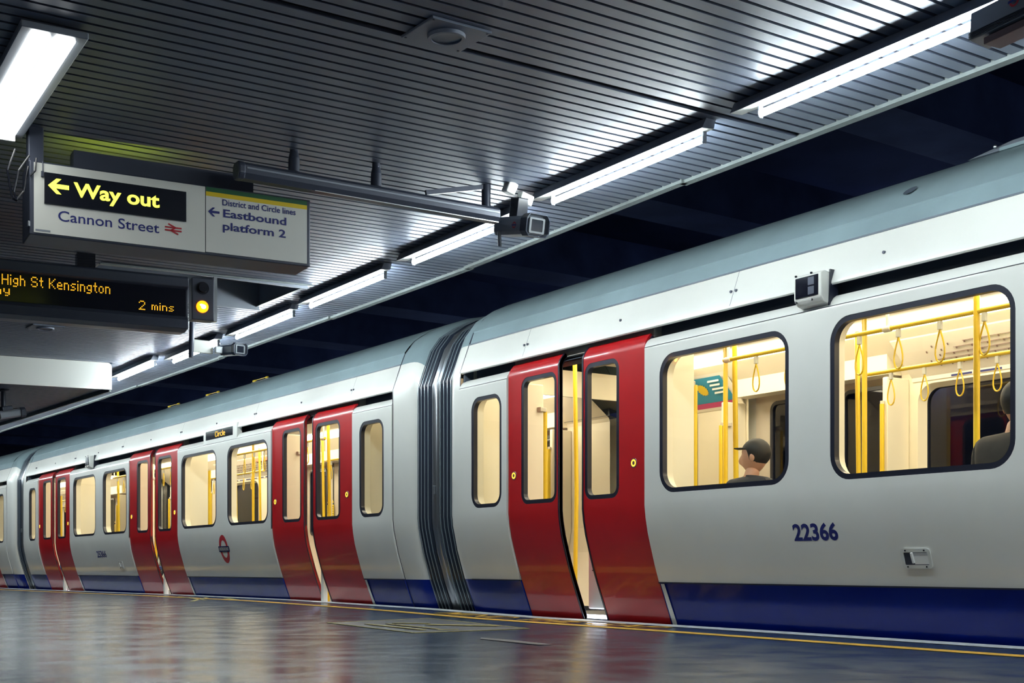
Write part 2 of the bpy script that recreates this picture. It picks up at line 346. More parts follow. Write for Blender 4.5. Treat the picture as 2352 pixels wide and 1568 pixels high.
# recess box with bright trim
x0, x1, y0, y1 = REC; zr = cz(4)+.45
q = MB()
q.box(x1, x1+.02, y0, y1, cz(x1)-.005, zr); q.box(x0-.02, x0, y0, y1, cz(x0), zr); q.box(x0, x1, y1, y1+.02, cz(x0), zr); q.box(x0, x1, y0-.02, y0, cz(x0)+.005, zr); q.box(x0, x1, y0, y1, zr, zr+.02)
struct(obj('ceiling_recess', q, 'grey'))
q = MB(); q.beam((x0-.02, y0-.03, cz(x0)-.006), (x1+.04, y0-.015, cz(x1)-.006), .035, .012); q.beam((x1+.015, y0-.03, cz(x1)-.006), (x1-.015, y1+.03, cz(x1)-.006), .04, .012); q.beam((x0, y1+.01, cz(x0)-.006), (x1+.02, y1+.02, cz(x1)-.006), .03, .012)
struct(obj('trim_3', q, 'fascia'))
# bulkhead face and soffit edge
prof = [(-2.0, 0), (4.50, 0.0)]
q = MB(); zb = 2.585
pts = [(-2.0, zb-.16), (4.50, zb), (4.50, cz(4.5)-.05)]+[(4.50-.05+.05*math.cos(R(a)), cz(4.5)-.055+.05*math.sin(R(a))) for a in (15, 35, 55, 75, 90)]+[(-2.0, cz(-2)-.005)]
nn = len(pts); vs = [(x, BK+(x-4.5)*TS, z) for x, z in pts]+[(x, BK+.025+(x-4.5)*TS, z) for x, z in pts]
q.add(vs, [tuple(range(nn)), tuple(range(nn, 2*nn))[::-1]]+[(i, nn+i, nn+(i+1) % nn, (i+1) % nn) for i in range(nn)])
struct(obj('trim_4', q, 'sign'))
q = MB()
for a, b in zip([BK+.03+2*i for i in range(9)], [BK+.03+2*(i+1) for i in range(9)]):
    q.beam((4.5-.06*(a-BK)-.012, a, 2.70), (4.5-.06*(b-BK)-.012, b, 2.70), 0.024, 0.27)
struct(obj('trim_5', q, 'fascia'))
# fascia along the platform canopy, separate lengths with stepped joints
k = 0; ends = [-10, -4, -0.5, 3.0, 6.393, 9.216, 11.85, 14.8, 17.82, 21.12, 25.35, 32, 39]
for a, b in zip(ends, ends[1:]):
    o_ = 0.012 if k % 2 else -0.008
    q = MB(); q.beam((lerp(ROOFE, a)+o_-.025, a-.02, CZ-.005), (lerp(ROOFE, b)+o_-.025, b+.02, CZ-.005), 0.055, 0.03)
    q.beam((lerp(ROOFE, a)+o_, a-.02, CZ+.03), (lerp(ROOFE, b)+o_, b+.02, CZ+.03), 0.008, 0.09)
    for yy in (a+.12, b-.12): q.cyl((lerp(ROOFE, yy)+o_-.025, yy, CZ-.024), (lerp(ROOFE, yy)+o_-.025, yy, CZ-.018), .007, 8)
    struct(obj('trim_%d' % (40+k), q, 'fascia')); k += 1

# ------------------------------------------------------------------ lamps
def batten(loc, label, rz=0.0):
    t = empty('batten_lamp', loc, rz, label, 'lamp', 'fluorescent battens along the canopy edge')
    L = 1.47
    sec = [(-.07, -.058), (-.04, 0), (.025, 0), (.012, -.055)]
    obj('housing', MB().sweep([(-.072, -.058), (-.042, 0.0), (.027, 0.0), (.014, -.050)], [-.07, L+.16], close=True), 'lampd', t)
    obj('reflector', MB().sweep([(-.071, -.0600), (.013, -.0525), (.013, -.0505), (-.071, -.0580)], [-.068, L+.158], close=True), 'lampw', t)
    obj('tube', MB().cyl((0, 0, -.092), (0, L, -.092), .0185, 16), 'tube', t, smooth=True)
    for yy in (-.006, L+.004):
        o = obj('lamp_holder', MB().box(-.014, .014, yy-.007, yy+.007, -.118, -.045), 'grey', t, bevel=.004)
    return t
LAMPS = [(4.82, 3.50, 'nearest'), (4.845, 5.45, ''), (4.90, 7.45, ''), (4.935, 9.48, ''), (4.965, 11.42, ''), (4.935, 13.36, ''), (4.80, 15.12, ''), (4.84, 1.5, ''), (4.84, -.5, ''), (4.84, -2.5, ''), (4.84, -4.6, '')]
LL = ['nearest and largest bright tube lamp, its near end behind a grey camera housing',
      'second bright tube lamp from the right along the canopy edge',
      'third bright tube lamp from the right, near end behind the black bordered camera',
      'fourth bright tube lamp from the right, beside the white sign edge',
      'fifth bright tube lamp from the right, beyond the square ceiling recess',
      'bright tube lamp partly behind the camera mount below the amber signal',
      'farthest bright tube lamp, touching the end of the white bulkhead',
      'batten lamp over the platform just outside the right of the photo', 'batten lamp behind the viewer, second back from the photo edge',
      'batten lamp behind the viewer, third back from the photo edge', 'batten lamp behind the viewer, last of the row']
proto = None
for (x, y, _), lb in zip(LAMPS, LL):
    if proto is None: proto = batten((x, y, cz(x)-.002), lb); continue
    c = copy_tree(proto); c.location = (x, y, cz(x)-.002); c['label'] = lb
for i in range(7):  # unseen lamps continue the row, added to brighten the far carriages
    y = 17.1+2.0*i; x = 4.85-.06*(y-BK); c = copy_tree(proto); c.location = (x, y, cz(x)-.002)
    c['label'] = 'unseen tube lamp added to the canopy row beyond the white bulkhead, %s from it' % ['first', 'second', 'third', 'fourth', 'fifth', 'sixth', 'seventh'][i]
# wide twin diffuser lamp
def diffuser(loc, rz, label):
    t = empty('diffuser_lamp', loc, rz, label, 'lamp', 'wide twin diffuser lamps over the platform')
    obj('tray', MB().box(-.145, .145, -.03, 1.53, -.03, 0), 'grey', t, bevel=.006)
    for sx in (-1, 1):
        pr = [(sx*.053+.0455*math.cos(a), -.028-.036*math.sin(a)) for a in [PI*i/10 for i in range(11)]]
        obj('diffuser', MB().sweep(pr, [.02, 1.48], close=True), 'diff', t, smooth=True)
    obj('end_cap', MB().box(-.10, .10, 1.48, 1.495, -.068, -.028), 'lampw', t, bevel=.004)
    return t
d0 = diffuser((1.412, 5.87, cz(1.4)-.022), R(-2.0), 'wide bright twin lamp in the top left corner of the photo')
for i, (x, y, lb) in enumerate([(1.3, 3.4, 'wide twin lamp overhead just outside the photo'), (1.3, .6, 'wide twin lamp above the viewer'), (1.3, -2.4, 'wide twin lamp behind the viewer'),
                                (-.9, 4.5, 'wide twin lamp near the platform wall, ahead of the viewer'), (-.9, -.5, 'wide twin lamp near the platform wall, behind the viewer'),]):
    c = copy_tree(d0); c.location = (x, y, cz(x)-.022); c['label'] = lb

# ------------------------------------------------------------------ round ceiling speakers
def speaker(c, label):
    t = empty('ceiling_speaker', c, R(3.05), label, 'speaker', 'round ceiling speakers')
    q = MB(); q.box(-.16, .16, -.135, .135, -.006, .006); pl = obj('plate', q, 'slat', t, bevel=.002)
    q = MB()
    for a in (-.145, .145):
        for b in (-.12, .12): q.cyl((a, b, -.009), (a, b, -.004), .006, 8)
    obj('screw', q, 'dgrey', pl)
    nseg = 36; q = MB()
    for rad, rad2, z in ((.088, .068, -.012),):
        vs = []
        for i in range(nseg):
            a = 2*PI*i/nseg; cc, ss = math.cos(a), math.sin(a)
            vs += [(rad*cc, rad*ss, -.006), (rad*.97*cc, rad*.97*ss, -.022), (rad2*1.03*cc, rad2*1.03*ss, -.022), (rad2*cc, rad2*ss, -.010)]
        q.add(vs, [(4*i+j, 4*i+j+1, 4*((i+1) % nseg)+j+1, 4*((i+1) % nseg)+j) for i in range(nseg) for j in range(3)])
    obj('rim', q, 'slat', t, smooth=True)
    obj('grille', MB().cyl((0, 0, -.006), (0, 0, -.013), .068, 36), 'grey', t)
    for k in t.children: k.rotation_euler = (0, -math.atan(KX), 0)
    return t
speaker((2.966, 5.09, cz(2.97)-.008), 'nearer round ceiling speaker on a square plate at the top of the photo')
speaker((3.195, 13.64, cz(3.2)-.008), 'farther round ceiling speaker on a square plate below the departure display')

# ------------------------------------------------------------------ way out sign
t = empty('direction_sign', (1.646, 7.286, 2.253), R(-4.153), 'long hanging sign reading Way out, Cannon Street and Eastbound platform 2', 'sign')
obj('box', MB().box(-.022, 1.585, .0, .26, -.012, .392), 'dgrey', t, bevel=.006)
obj('top_rail', MB().box(.22, 1.25, .06, .17, .392, .50), 'dgrey', t)
obj('face_panel', MB().box(0, .941, -.006, .0, 0, .381), 'sign', t); fr = obj('face_panel', MB().box(.946, 1.562, -.006, .0, 0.004, .381), 'sign', t)
obj('stripe', MB().box(.946, 1.562, -.0075, -.005, .355, .381), 'green', fr); obj('stripe', MB().box(.946, 1.562, -.0075, -.005, .330, .355), 'yel', fr)
bx = obj('lit_panel', MB().box(.053, .829, -.016, -.002, .161, .332), 'black', t)
text('lettering', 'Way out', 'ylit', bx, .206, .676, .193, .298, y=-.018, bold=.026)
q = MB(); q.add([(.071, -.018, .262), (.115, -.018, .304), (.141, -.018, .304), (.112, -.018, .274), (.181, -.018, .274), (.181, -.018, .250), (.112, -.018, .250), (.141, -.018, .220), (.115, -.018, .220)], [(0, 1, 2, 3), (3, 4, 5, 6), (0, 3, 6), (0, 6, 7, 8)])
obj('arrow', q, 'ylit', bx)
text('lettering', 'Cannon Street', 'navy', t, .126, .677, .076, .134, y=-.0075, bold=.008)
text('lettering', 'District and Circle lines', 'navy', t, 1.043, 1.49, .286, .322, y=-.0078, bold=.014)
text('lettering', 'Eastbound', 'navy', t, 1.048, 1.432, .217, .264, y=-.0078, bold=.02)
text('lettering', 'platform 2', 'navy', t, 1.045, 1.428, .128, .190, y=-.0078, bold=.02)
q = MB(); q.add([(.958, -.0078, .240), (.985, -.0078, .266), (1.0, -.0078, .266), (.981, -.0078, .247), (1.026, -.0078, .247), (1.026, -.0078, .233), (.981, -.0078, .233), (1.0, -.0078, .214), (.985, -.0078, .214)], [(0, 1, 2, 3), (3, 4, 5, 6), (0, 3, 6), (0, 6, 7, 8)])
obj('arrow', q, 'navy', t)
q = MB(); yy = -.0078; w = .0045  # railway arrows symbol
for a, b in (((.709, .119), (.804, .119)), ((.709, .102), (.804, .102)), ((.728, .138), (.771, .119)), ((.785, .083), (.742, .102)), ((.771, .119), (.742, .102))):
    q.beam((a[0], yy, a[1]), (b[0], yy, b[1]), .003, .008, up=(0, 0, 1))
obj('railway_symbol', q, 'rred', t)
obj('label_strip', MB().box(.008, .085, -.0075, -.005, .008, .018), 'grey', t)
obj('side_handle', MB().box(-.03, -.018, .0, .03, .03, .06), 'steel', t, bevel=.003)
obj('bracket', MB().box(-.02, .06, .05, .14, .392, .60), 'dgrey', t, bevel=.005)
q = MB(); q.path([(-.02, .02, .42), (-.075, .02, .33), (-.10, .02, .21), (-.085, .02, .17), (-.05, .02, .22), (-.025, .02, .36)], .006, 8); q.path([(-.09, .04, .45), (-.13, .04, .33), (-.105, .04, .18), (-.08, .04, .17)], .006, 8)
q.path([(.01, -.02, .40), (.005, -.02, .33), (-.02, -.01, .30)], .005, 8)
obj('cable', q, 'black', t)
q = MB(); q.path([(.045, -.012, .39), (.045, -.012, .335)], .003, 6); q.box(.036, .05, -.018, -.006, .305, .335); obj('pull_switch', q, 'dgrey', t)
obj('light_leak', MB().box(.22, .75, .20, .225, .392, .398), 'yleak', t)  # glowing strip added as yellow light leaking onto the ceiling

# ------------------------------------------------------------------ departure display with signal
G5 = {'H': '10001 10001 10001 11111 10001 10001 10001', 'i': '1 0 1 1 1 1 1', 'g': '0000 0000 0111 1001 1001 0111 0001 1110', 'h': '1000 1000 1110 1001 1001 1001 1001',
      'S': '01110 10001 10000 01110 00001 10001 01110', 't': '010 010 111 010 010 010 001', 'K': '10001 10010 10100 11000 10100 10010 10001', 'e': '0000 0000 0110 1001 1111 1000 0111',
      'n': '0000 0000 1110 1001 1001 1001 1001', 's': '0000 0000 0111 1000 0110 0001 1110', 'o': '0000 0000 0110 1001 1001 1001 0110', 'a': '0000 0000 0110 0001 0111 1001 0111',
      'y': '0000 0000 1001 1001 1001 0111 0001 0110', '2': '01110 10001 00001 00010 00100 01000 11111', 'm': '00000 00000 11010 10101 10101 10101 10101', ' ': '00', 'C': '01110 10001 10000 10000 10000 10001 01110', 'r': '000 000 101 110 100 100 100', 'c': '0000 0000 0111 1000 1000 1000 0111', 'l': '1 1 1 1 1 1 1'}
def dots(name, body, m, parent, x0, x1, ztop, zbase, y, axis='front'):
    cols = []; x = 0
    for ch in body:
        g = G5[ch].split(); wd = len(g[0])
        for r, row in enumerate(g):
            for c, b in enumerate(row):
                if b == '1': cols.append((x+c, r))
        x += wd+1
    px = (x1-x0)/(x-1); pzz = (ztop-zbase)/7; q = MB(); h = abs(px)*.36; v = pzz*.36
    for c, r in cols:
        a = x0+(c+.5)*px; b = ztop-(r+.5)*pzz
        if axis == 'front': q.box(a-h, a+h, y-.002, y, b-v, b+v)
        else: q.box(y-.002, y, a-h, a+h, b-v, b+v)
    return obj(name, q, m, parent)
t = empty('departure_display', (2.672, 10.08, 2.322), R(-6.253), 'dark departure display with amber text High St Kensington 2 mins', 'display')
pr = [(-.02, .0), (.10, -.015), (.30, .0), (.34, .06), (.34, .38), (.30, .415), (.0, .415), (-.03, .40), (-.03, .33), (.005, .31), (.005, .09), (-.01, .07)]
q = MB(); q.add([(x, a, b) for x in (-1.25, .775) for a, b in pr], [tuple(range(12))[::-1], tuple(range(12, 24))]+[(i, (i+1) % 12, 12+(i+1) % 12, 12+i) for i in range(12)])
obj('housing', q, 'dgrey', t, bevel=.008)
scr = obj('screen', MB().box(-1.2, .755, -.008, .006, .098, .312), 'screen', t)
dots('lettering', 'High St Kensington', 'amber', scr, -.616, .172, .298, .218, -.009)
dots('lettering', 'ay', 'amber', scr, -.665, -.557, .210, .143, -.009)
dots('lettering', '2', 'amber', scr, .387, .438, .192, .118, -.009); dots('lettering', 'mins', 'amber', scr, .485, .66, .185, .125, -.009)
obj('bracket', MB().box(-.06, .075, .08, .2, .41, .54), 'black', t)
t2 = empty('platform_signal', (2.672+.80*math.cos(R(-6.253)), 10.08+.80*math.sin(R(-6.253)), 2.40), R(-6.253), 'grey signal box with lit amber lens and dark lens beside the departure display', 'signal light')
obj('housing', MB().box(.0, .178, -.02, .10, 0, .335), 'dgrey', t2, bevel=.006)
obj('back_plate', MB().box(.178, .205, -.01, .06, .0, .36), 'steel', t2)
q = MB(); q.cyl((.085, -.028, .255), (.085, -.018, .255), .05, 28); q.cyl((.085, -.05, .255), (.085, -.02, .255), .036, 24, r2=.04); obj('lens', q, 'black', t2, smooth=True)['label'] = 'unlit dark lens'
q = MB(); q.cyl((.082, -.032, .105), (.082, -.02, .105), .048, 32); le = obj('lens', q, 'lens', t2, smooth=True); le['label'] = 'lit amber lens'
q = MB(); q.ball((.09, -.033, .105), .02, 10, 6, (1, .25, .9)); q.ball((.075, -.033, .118), .013, 10, 6, (1.2, .25, .6)); obj('core', q, 'lensc', le, smooth=True)

# ------------------------------------------------------------------ hanging trunk light (unlit) with stems
t = empty('hanging_trunking', (2.73, 7.03, 2.70), 0, 'long dark unlit light fitting hung on stems in front of the slatted ceiling', 'light fitting')
pr = [(-.05, -.018), (-.03, -.046), (.03, -.046), (.05, -.018), (.05, .028), (.03, .048), (-.03, .048), (-.05, .028)]
q = MB(); q.add([(x, a, b) for x in (0.01, 1.74) for a, b in pr], [tuple(range(8))[::-1], tuple(range(8, 16))]+[(i, (i+1) % 8, 8+(i+1) % 8, 8+i) for i in range(8)])
obj('body', q, 'dgrey', t)
q = MB(); q.beam((.02, -.051, .012), (1.735, -.051, .012), .004, .010); obj('edge_rail', q, 'grey', t); q = MB(); q.beam((.45, -.033, -.0465), (1.735, -.033, -.0465), .008, .004); obj('edge_rail', q, 'steel', t)
q = MB(); q.add([(x, a*1.08, b*1.08) for x in (-.03, .014) for a, b in pr], [tuple(range(8))[::-1], tuple(range(8, 16))]+[(i, (i+1) % 8, 8+(i+1) % 8, 8+i) for i in range(8)]); obj('end_cap', q, 'dgrey', t, bevel=.01)
for sx in (.33, .87):
    q = MB(); q.cyl((sx, 0, .05), (sx, 0, .13), .034, 18, r2=.033); q.cyl((sx, 0, .13), (sx, 0, .17), .033, 18, r2=.024); q.cyl((sx, 0, .17), (sx, 0, cz(3)-2.70+.02), .024, 18)
    obj('hanger_stem', q, 'dgrey', t, smooth=True)
q = MB(); q.cyl((1.70, .06, .04), (1.70, .06, cz(4.4)-2.70), .03, 16); q.beam((1.70, .06, .20), (1.25, .06, .09), .02, .03); obj('end_post', q, 'dgrey', t, smooth=True)

# ------------------------------------------------------------------ surveillance cameras
def roundel(parent, x, y, z, r, side=-1, txt=None, blurw=1.0, m1='rred', bar='navy'):
    q = MB(); n = 40; vs = []
    for i in range(n):
        a = 2*PI*i/n; c, s_ = math.cos(a), math.sin(a); vs += [(x, y+r*c*blurw, z+r*s_), (x, y+.62*r*c*blurw, z+.62*r*s_)]
    q.add(vs, [(2*i, 2*i+1, (2*i+3) % (2*n), (2*i+2) % (2*n)) for i in range(n)]); o = obj('roundel_ring', q, m1, parent)
    b = obj('roundel_bar', MB().box(x-.0012, x, y-1.22*r*blurw, y+1.22*r*blurw, z-.2*r, z+.2*r), bar, parent)
    if txt: text('lettering', txt, 'sign', b, y+1.05*r*blurw, y-1.05*r*blurw, z-.12*r, z+.12*r, y=x-.002, axis='side', bold=.02)
    return o
def camera_unit(loc, rz, pitch, label, mount=True, L=.34, logo=True, flip=False):
    t = empty('security_camera', loc, rz, label, 'camera'); t.rotation_euler = (pitch, 0, rz)
    # looks along local -y
    pr = [(-.062, -.03), (-.045, -.05), (.045, -.05), (.062, -.03), (.062, .03), (.045, .052), (-.045, .052), (-.062, .03)]
    q = MB(); q.sweep(pr, [-L*.42, L*.58], close=True); b = obj('body', q, 'grey', t, bevel=.003)
    if logo: roundel(b, -.0632, -.02, .0, .018)
    pr2 = [(a*1.22, c*1.18) for a, c in pr]; q = MB(); n8 = 8; vs = [(a, y, c) for y, sc in ((-L*.30, .97), (-L*.50, 1.0)) for a, c in [(p[0]*sc, p[1]*sc) for p in pr2]]
    q.add(vs, [(i, (i+1) % 8, 8+(i+1) % 8, 8+i) for i in range(8)]); obj('hood', q, 'dgrey', t, solid=.004)
    q = MB(); q.ring([(a, c) for a, c in rr(-.05, .05, -.042, .042, .006, 3)], [(a, c) for a, c in rr(-.038, .038, -.031, .033, .004, 3)], 0, .012)
    for i, v in enumerate(q.v): q.v[i] = (v[1], -L*.47+v[0], v[2])
    fr = obj('window_frame', q, 'steel', t); obj('lens_window', MB().box(-.039, .039, -L*.462, -L*.455, -.033, .034), 'screen', fr)
    return t
c1 = camera_unit((4.60, 6.93, 2.63), R(0), R(11), 'security camera on the end of the long dark fitting, facing right')
c1.scale = (1.15, 1.15, 1.15)
q = MB(); q.beam((-.07, .10, .22), (-.01, .10, .20), .06, .07); q.beam((0, .06, .17), (.085, .06, .15), .05, .06); obj('mount', q, 'sign', c1, bevel=.008)
q = MB(); q.box(-.03, .045, .02, .1, .045, .16); obj('tilt_block', q, 'black', c1, bevel=.006)
obj('latch', MB().beam((-.07, .12, -.03), (-.055, .12, -.115), .018, .018), 'grey', c1, bevel=.004)
c2 = camera_unit((4.72, 12.35, 2.60), R(8), R(4), 'security camera with bright edged window below the amber signal, facing the viewer', logo=False, L=.30)
q = MB(); q.beam((-.34, .22, .02), (-.12, .2, .02), .02, .13); obj('mount', q, 'sign', c2, bevel=.01)
q = MB(); q.beam((-.12, .16, .0), (-.05, .14, .0), .06, .07); obj('tilt_block', q, 'steel', c2, bevel=.006)
q = MB(); q.cyl((-.35, .22, -.10), (-.35, .22, .31), .026, 16); obj('pole', q, 'dgrey', c2, smooth=True)
c3 = camera_unit((3.48, 16.62, 2.30), R(120), R(-12), 'pale security camera on a ceiling pole at the far left, seen from behind', logo=False, L=.36)
q = MB(); q.cyl((.0, .10, .03), (.0, .05, .30), .028, 16); q.cyl((.0, .05, .285), (.0, .05, .30), .07, 16); obj('pole', q, 'dgrey', c3, smooth=True)
obj('mount', MB().box(-.06, .06, .0, .16, .045, .10), 'dgrey', c3, bevel=.01)
# big near camera at the top right corner
c4 = empty('security_camera', (4.69, 3.27, 2.735), R(-6.4), 'large grey ribbed camera housing with roundel at the top right corner', 'camera')
q = MB(); q.sweep([(-.06, -.045), (.055, -.06), (.075, -.02), (.06, .06), (-.05, .075)], [-.35, .27], close=True); b4 = obj('body', q, 'grey', c4, bevel=.004)
q = MB()
for i in range(5): q.box(-.064, -.058, -.35, .27, -.042+.006*i, -.039+.006*i)
obj('rib', q, 'dgrey', b4)
q = MB(); q.box(-.05, .05, -.30, .20, -.085, -.055); obj('underside_plate', q, mat('dusky_pink_plate', (.16, .11, .12), .6), b4, bevel=.003)
roundel(b4, -.0685, .02, .03, .026)
obj('bracket', MB().cyl((0.01, -.15, .06), (.01, -.15, .18), .03, 16), 'dgrey', c4, smooth=True)

# ------------------------------------------------------------------ train
LOW = [(.34, -.30), (.25, .02), (.14, .31)]
SIDE = [(.14, .31), (.10, .43), (.06, .57), (.03, .68), (.01, .79), (0, .88), (0, .905)]
TOPC = [(0, 2.02), (0, 2.03), (.008, 2.055), (.026, 2.08), (.052, 2.097)]
CANT = [(.03, 2.178), (.008, 2.174), (.0, 2.182), (.0, 2.195), (.046, 2.32), (.093, 2.445)]
ROOF = [(.100, 2.452), (.14, 2.56), (.136, 2.572), (.19, 2.64), (.25, 2.70), (.33, 2.757), (.42, 2.81), (.50, 2.85), (.58, 2.885), (.75, 2.945), (.95, 2.99), (1.2, 3.02), (1.46, 3.03)]
CW = 2.92
def mir(p): return [(CW-x, z) for x, z in p]
def interp_side(z):
    P = SIDE+TOPC
    for (a, za), (b, zb) in zip(P, P[1:]):
        if za <= z <= zb: return a+(b-a)*(z-za)/(zb-za)
    return 0
def side_mesh(intervals, holes, flip=False, dx=0.0, zlo=None):
    q = MB()
    for (a, b) in intervals:
        for pf in (SIDE, TOPC):
            p = [(x+dx, z) for x, z in pf]
            if flip: p = mir(p)
            q.sweep(p, [a, b])
        hs = [rr(*h) for h in holes if a < h[0] and h[1] < b]
        q.plate((CW-dx) if flip else dx, [(a, .905), (b, .905), (b, 2.02), (a, 2.02)], hs)
    return q
def inset(h, d): return rr(h[0]+d, h[1]-d, h[2]+d, h[3]-d, max(.02, h[4]-d))
def weld(o): 
    k = o.modifiers.new('w', 'WELD'); k.merge_threshold = .0005
    return o
def window(parent, h, flip=False, name='window', inner=True, dx=0.0):
    """gasket with glass pane and cream reveal"""
    q = MB(); q.ring(rr(*h), inset(h, .034), -.012, .03)
    if flip: q.v = [(CW-x-dx, y, z) for x, y, z in q.v]
    else: q.v = [(x+dx, y, z) for x, y, z in q.v]
    f = obj(name, q, 'rubber', parent, smooth=True)
    xp = CW-.012-dx if flip else .012+dx
    obj('pane', MB().plate(xp, inset(h, .03), []), 'dglass' if flip else 'glass', f)
    if inner:
        q = MB(); q.tube(inset(h, .03), inset(h, .0), .03, .115)
        if flip: q.v = [(CW-x, y, z) for x, y, z in q.v]
        obj('reveal', q, 'cream', f, smooth=True)
    return f
def leaf(parent, a, b, win, meet, button_y, flip=False, sill=True):
    """one door leaf from y=a to y=b"""
    dx = .012; h = (win[0], win[1], .95, 2.015, .09)
    q = MB(); P = [(x+dx, z) for x, z in ([(.255, .0), (.14, .31)]+SIDE[1:])]
    q.sweep(mir(P) if flip else P, [a, b]); T = [(x+dx, z) for x, z in [(0, 2.045), (0, 2.06), (.008, 2.085), (.028, 2.115), (.055, 2.145)]]
    q.sweep(mir(T) if flip else T, [a, b]); q.plate(CW-dx if flip else dx, [(a, .905), (b, .905), (b, 2.045), (a, 2.045)], [rr(*h)])
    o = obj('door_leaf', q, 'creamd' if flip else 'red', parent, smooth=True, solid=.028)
    weld(o)
    w = window(o, h, flip, 'door_window', inner=False, dx=dx)
    e = MB(); E = [(x+dx, z) for x, z in ([(.255, .0), (.14, .31)]+SIDE[1:]+[(0, 2.06), (.008, 2.085), (.028, 2.115), (.055, 2.145)])]
    if flip: E = mir(E)
    s_ = 1 if meet == b else -1; e.sweep(E, [meet, meet-s_*.018]); obj('edge_seal', e, 'rubber', o, solid=.036)
    if not flip:
        ob = obj('door_button', MB().cyl((-.006, button_y, 1.20), (.02, button_y, 1.20), .036, 24), 'steel', o, smooth=True)
        q = MB(); n = 24; vs = []
        for i in range(n):
            c_, s2 = math.cos(2*PI*i/n), math.sin(2*PI*i/n); vs += [(-.0075, button_y+.027*c_, 1.20+.027*s2), (-.0075, button_y+.016*c_, 1.20+.016*s2)]
        q.add(vs, [(2*i, 2*i+1, (2*i+3) % 48, (2*i+2) % 48) for i in range(n)]); obj('lit_ring', q, 'ring', ob)
    return o
def hullprof(ins=0.0):
    p = [(.34, -.30), (.25, .02), (.14, .31), (.06, .57), (.01, .80), (0, .9), (0, 2.03), (.0, 2.19), (.093, 2.445), (.14, 2.56), (.25, 2.70), (.42, 2.81), (.58, 2.885), (.75, 2.945), (.95, 2.99), (1.46, 3.03)]
    full = p+mir(p)[::-1][1:]; out = []
    for x, z in full:
        k = (x-1.46)/1.46
        out.append((1.46+(x-1.46)*(1-ins/1.46), z-(ins if z > 2.3 else ins*max(0, (z-1.9)/.4) if z > 1.9 else 0)))
    return out
def end_frame(parent, y_in, y_out, zsplit=.31):
    """smooth end collar of a carriage from the seam y_in to the rounded lip y_out"""
    s = 1 if y_out > y_in else -1; L = abs(y_out-y_in)
    steps = [(0, 0), (L*.45, 0), (L*.62, .004), (L*.75, .012), (L*.87, .032), (L*.96, .062), (L, .09)]
    def part(i0, i1, m, nm, off=0.0):
        q = MB(); secs = [hullprof(max(0, ins)+off)[i0:i1] for _, ins in steps]
        q.sweep(secs[0], [y_in+s*d for d, _ in steps], off=lambda k: secs[k]); return obj(nm, q, m, parent, smooth=True)
    n = len(hullprof())
    part(2, 9, 'white', 'end_collar'); part(0, 3, 'blue', 'end_collar_skirt'); part(8, n-8, 'roof', 'end_collar_roof'); part(n-9, n-2, 'white', 'end_collar'); part(n-3, n, 'blue', 'end_collar_skirt')
    q = MB(); secs = [hullprof(-.001), hullprof(-.001)]; q.sweep(secs[0], [y_in-.008, y_in+.008]); obj('seam', q, 'rubber', parent, smooth=True)
    # inner end wall around the gangway
    q = MB(); pf = hullprof(.16); lo = [(x, max(z, -.25)) for x, z in pf]; q.add([(x, y_out-s*.02, z) for x, z in lo], [tuple(range(len(lo)))]); 
    return
def bolts(parent, ylist, z=2.30, x=.037, m='dgrey'):
    q = MB()
    for y in ylist: q.cyl((x-.008, y, z), (x+.01, y, z+.001), .010, 8)
    return obj('bolt', q, m, parent)

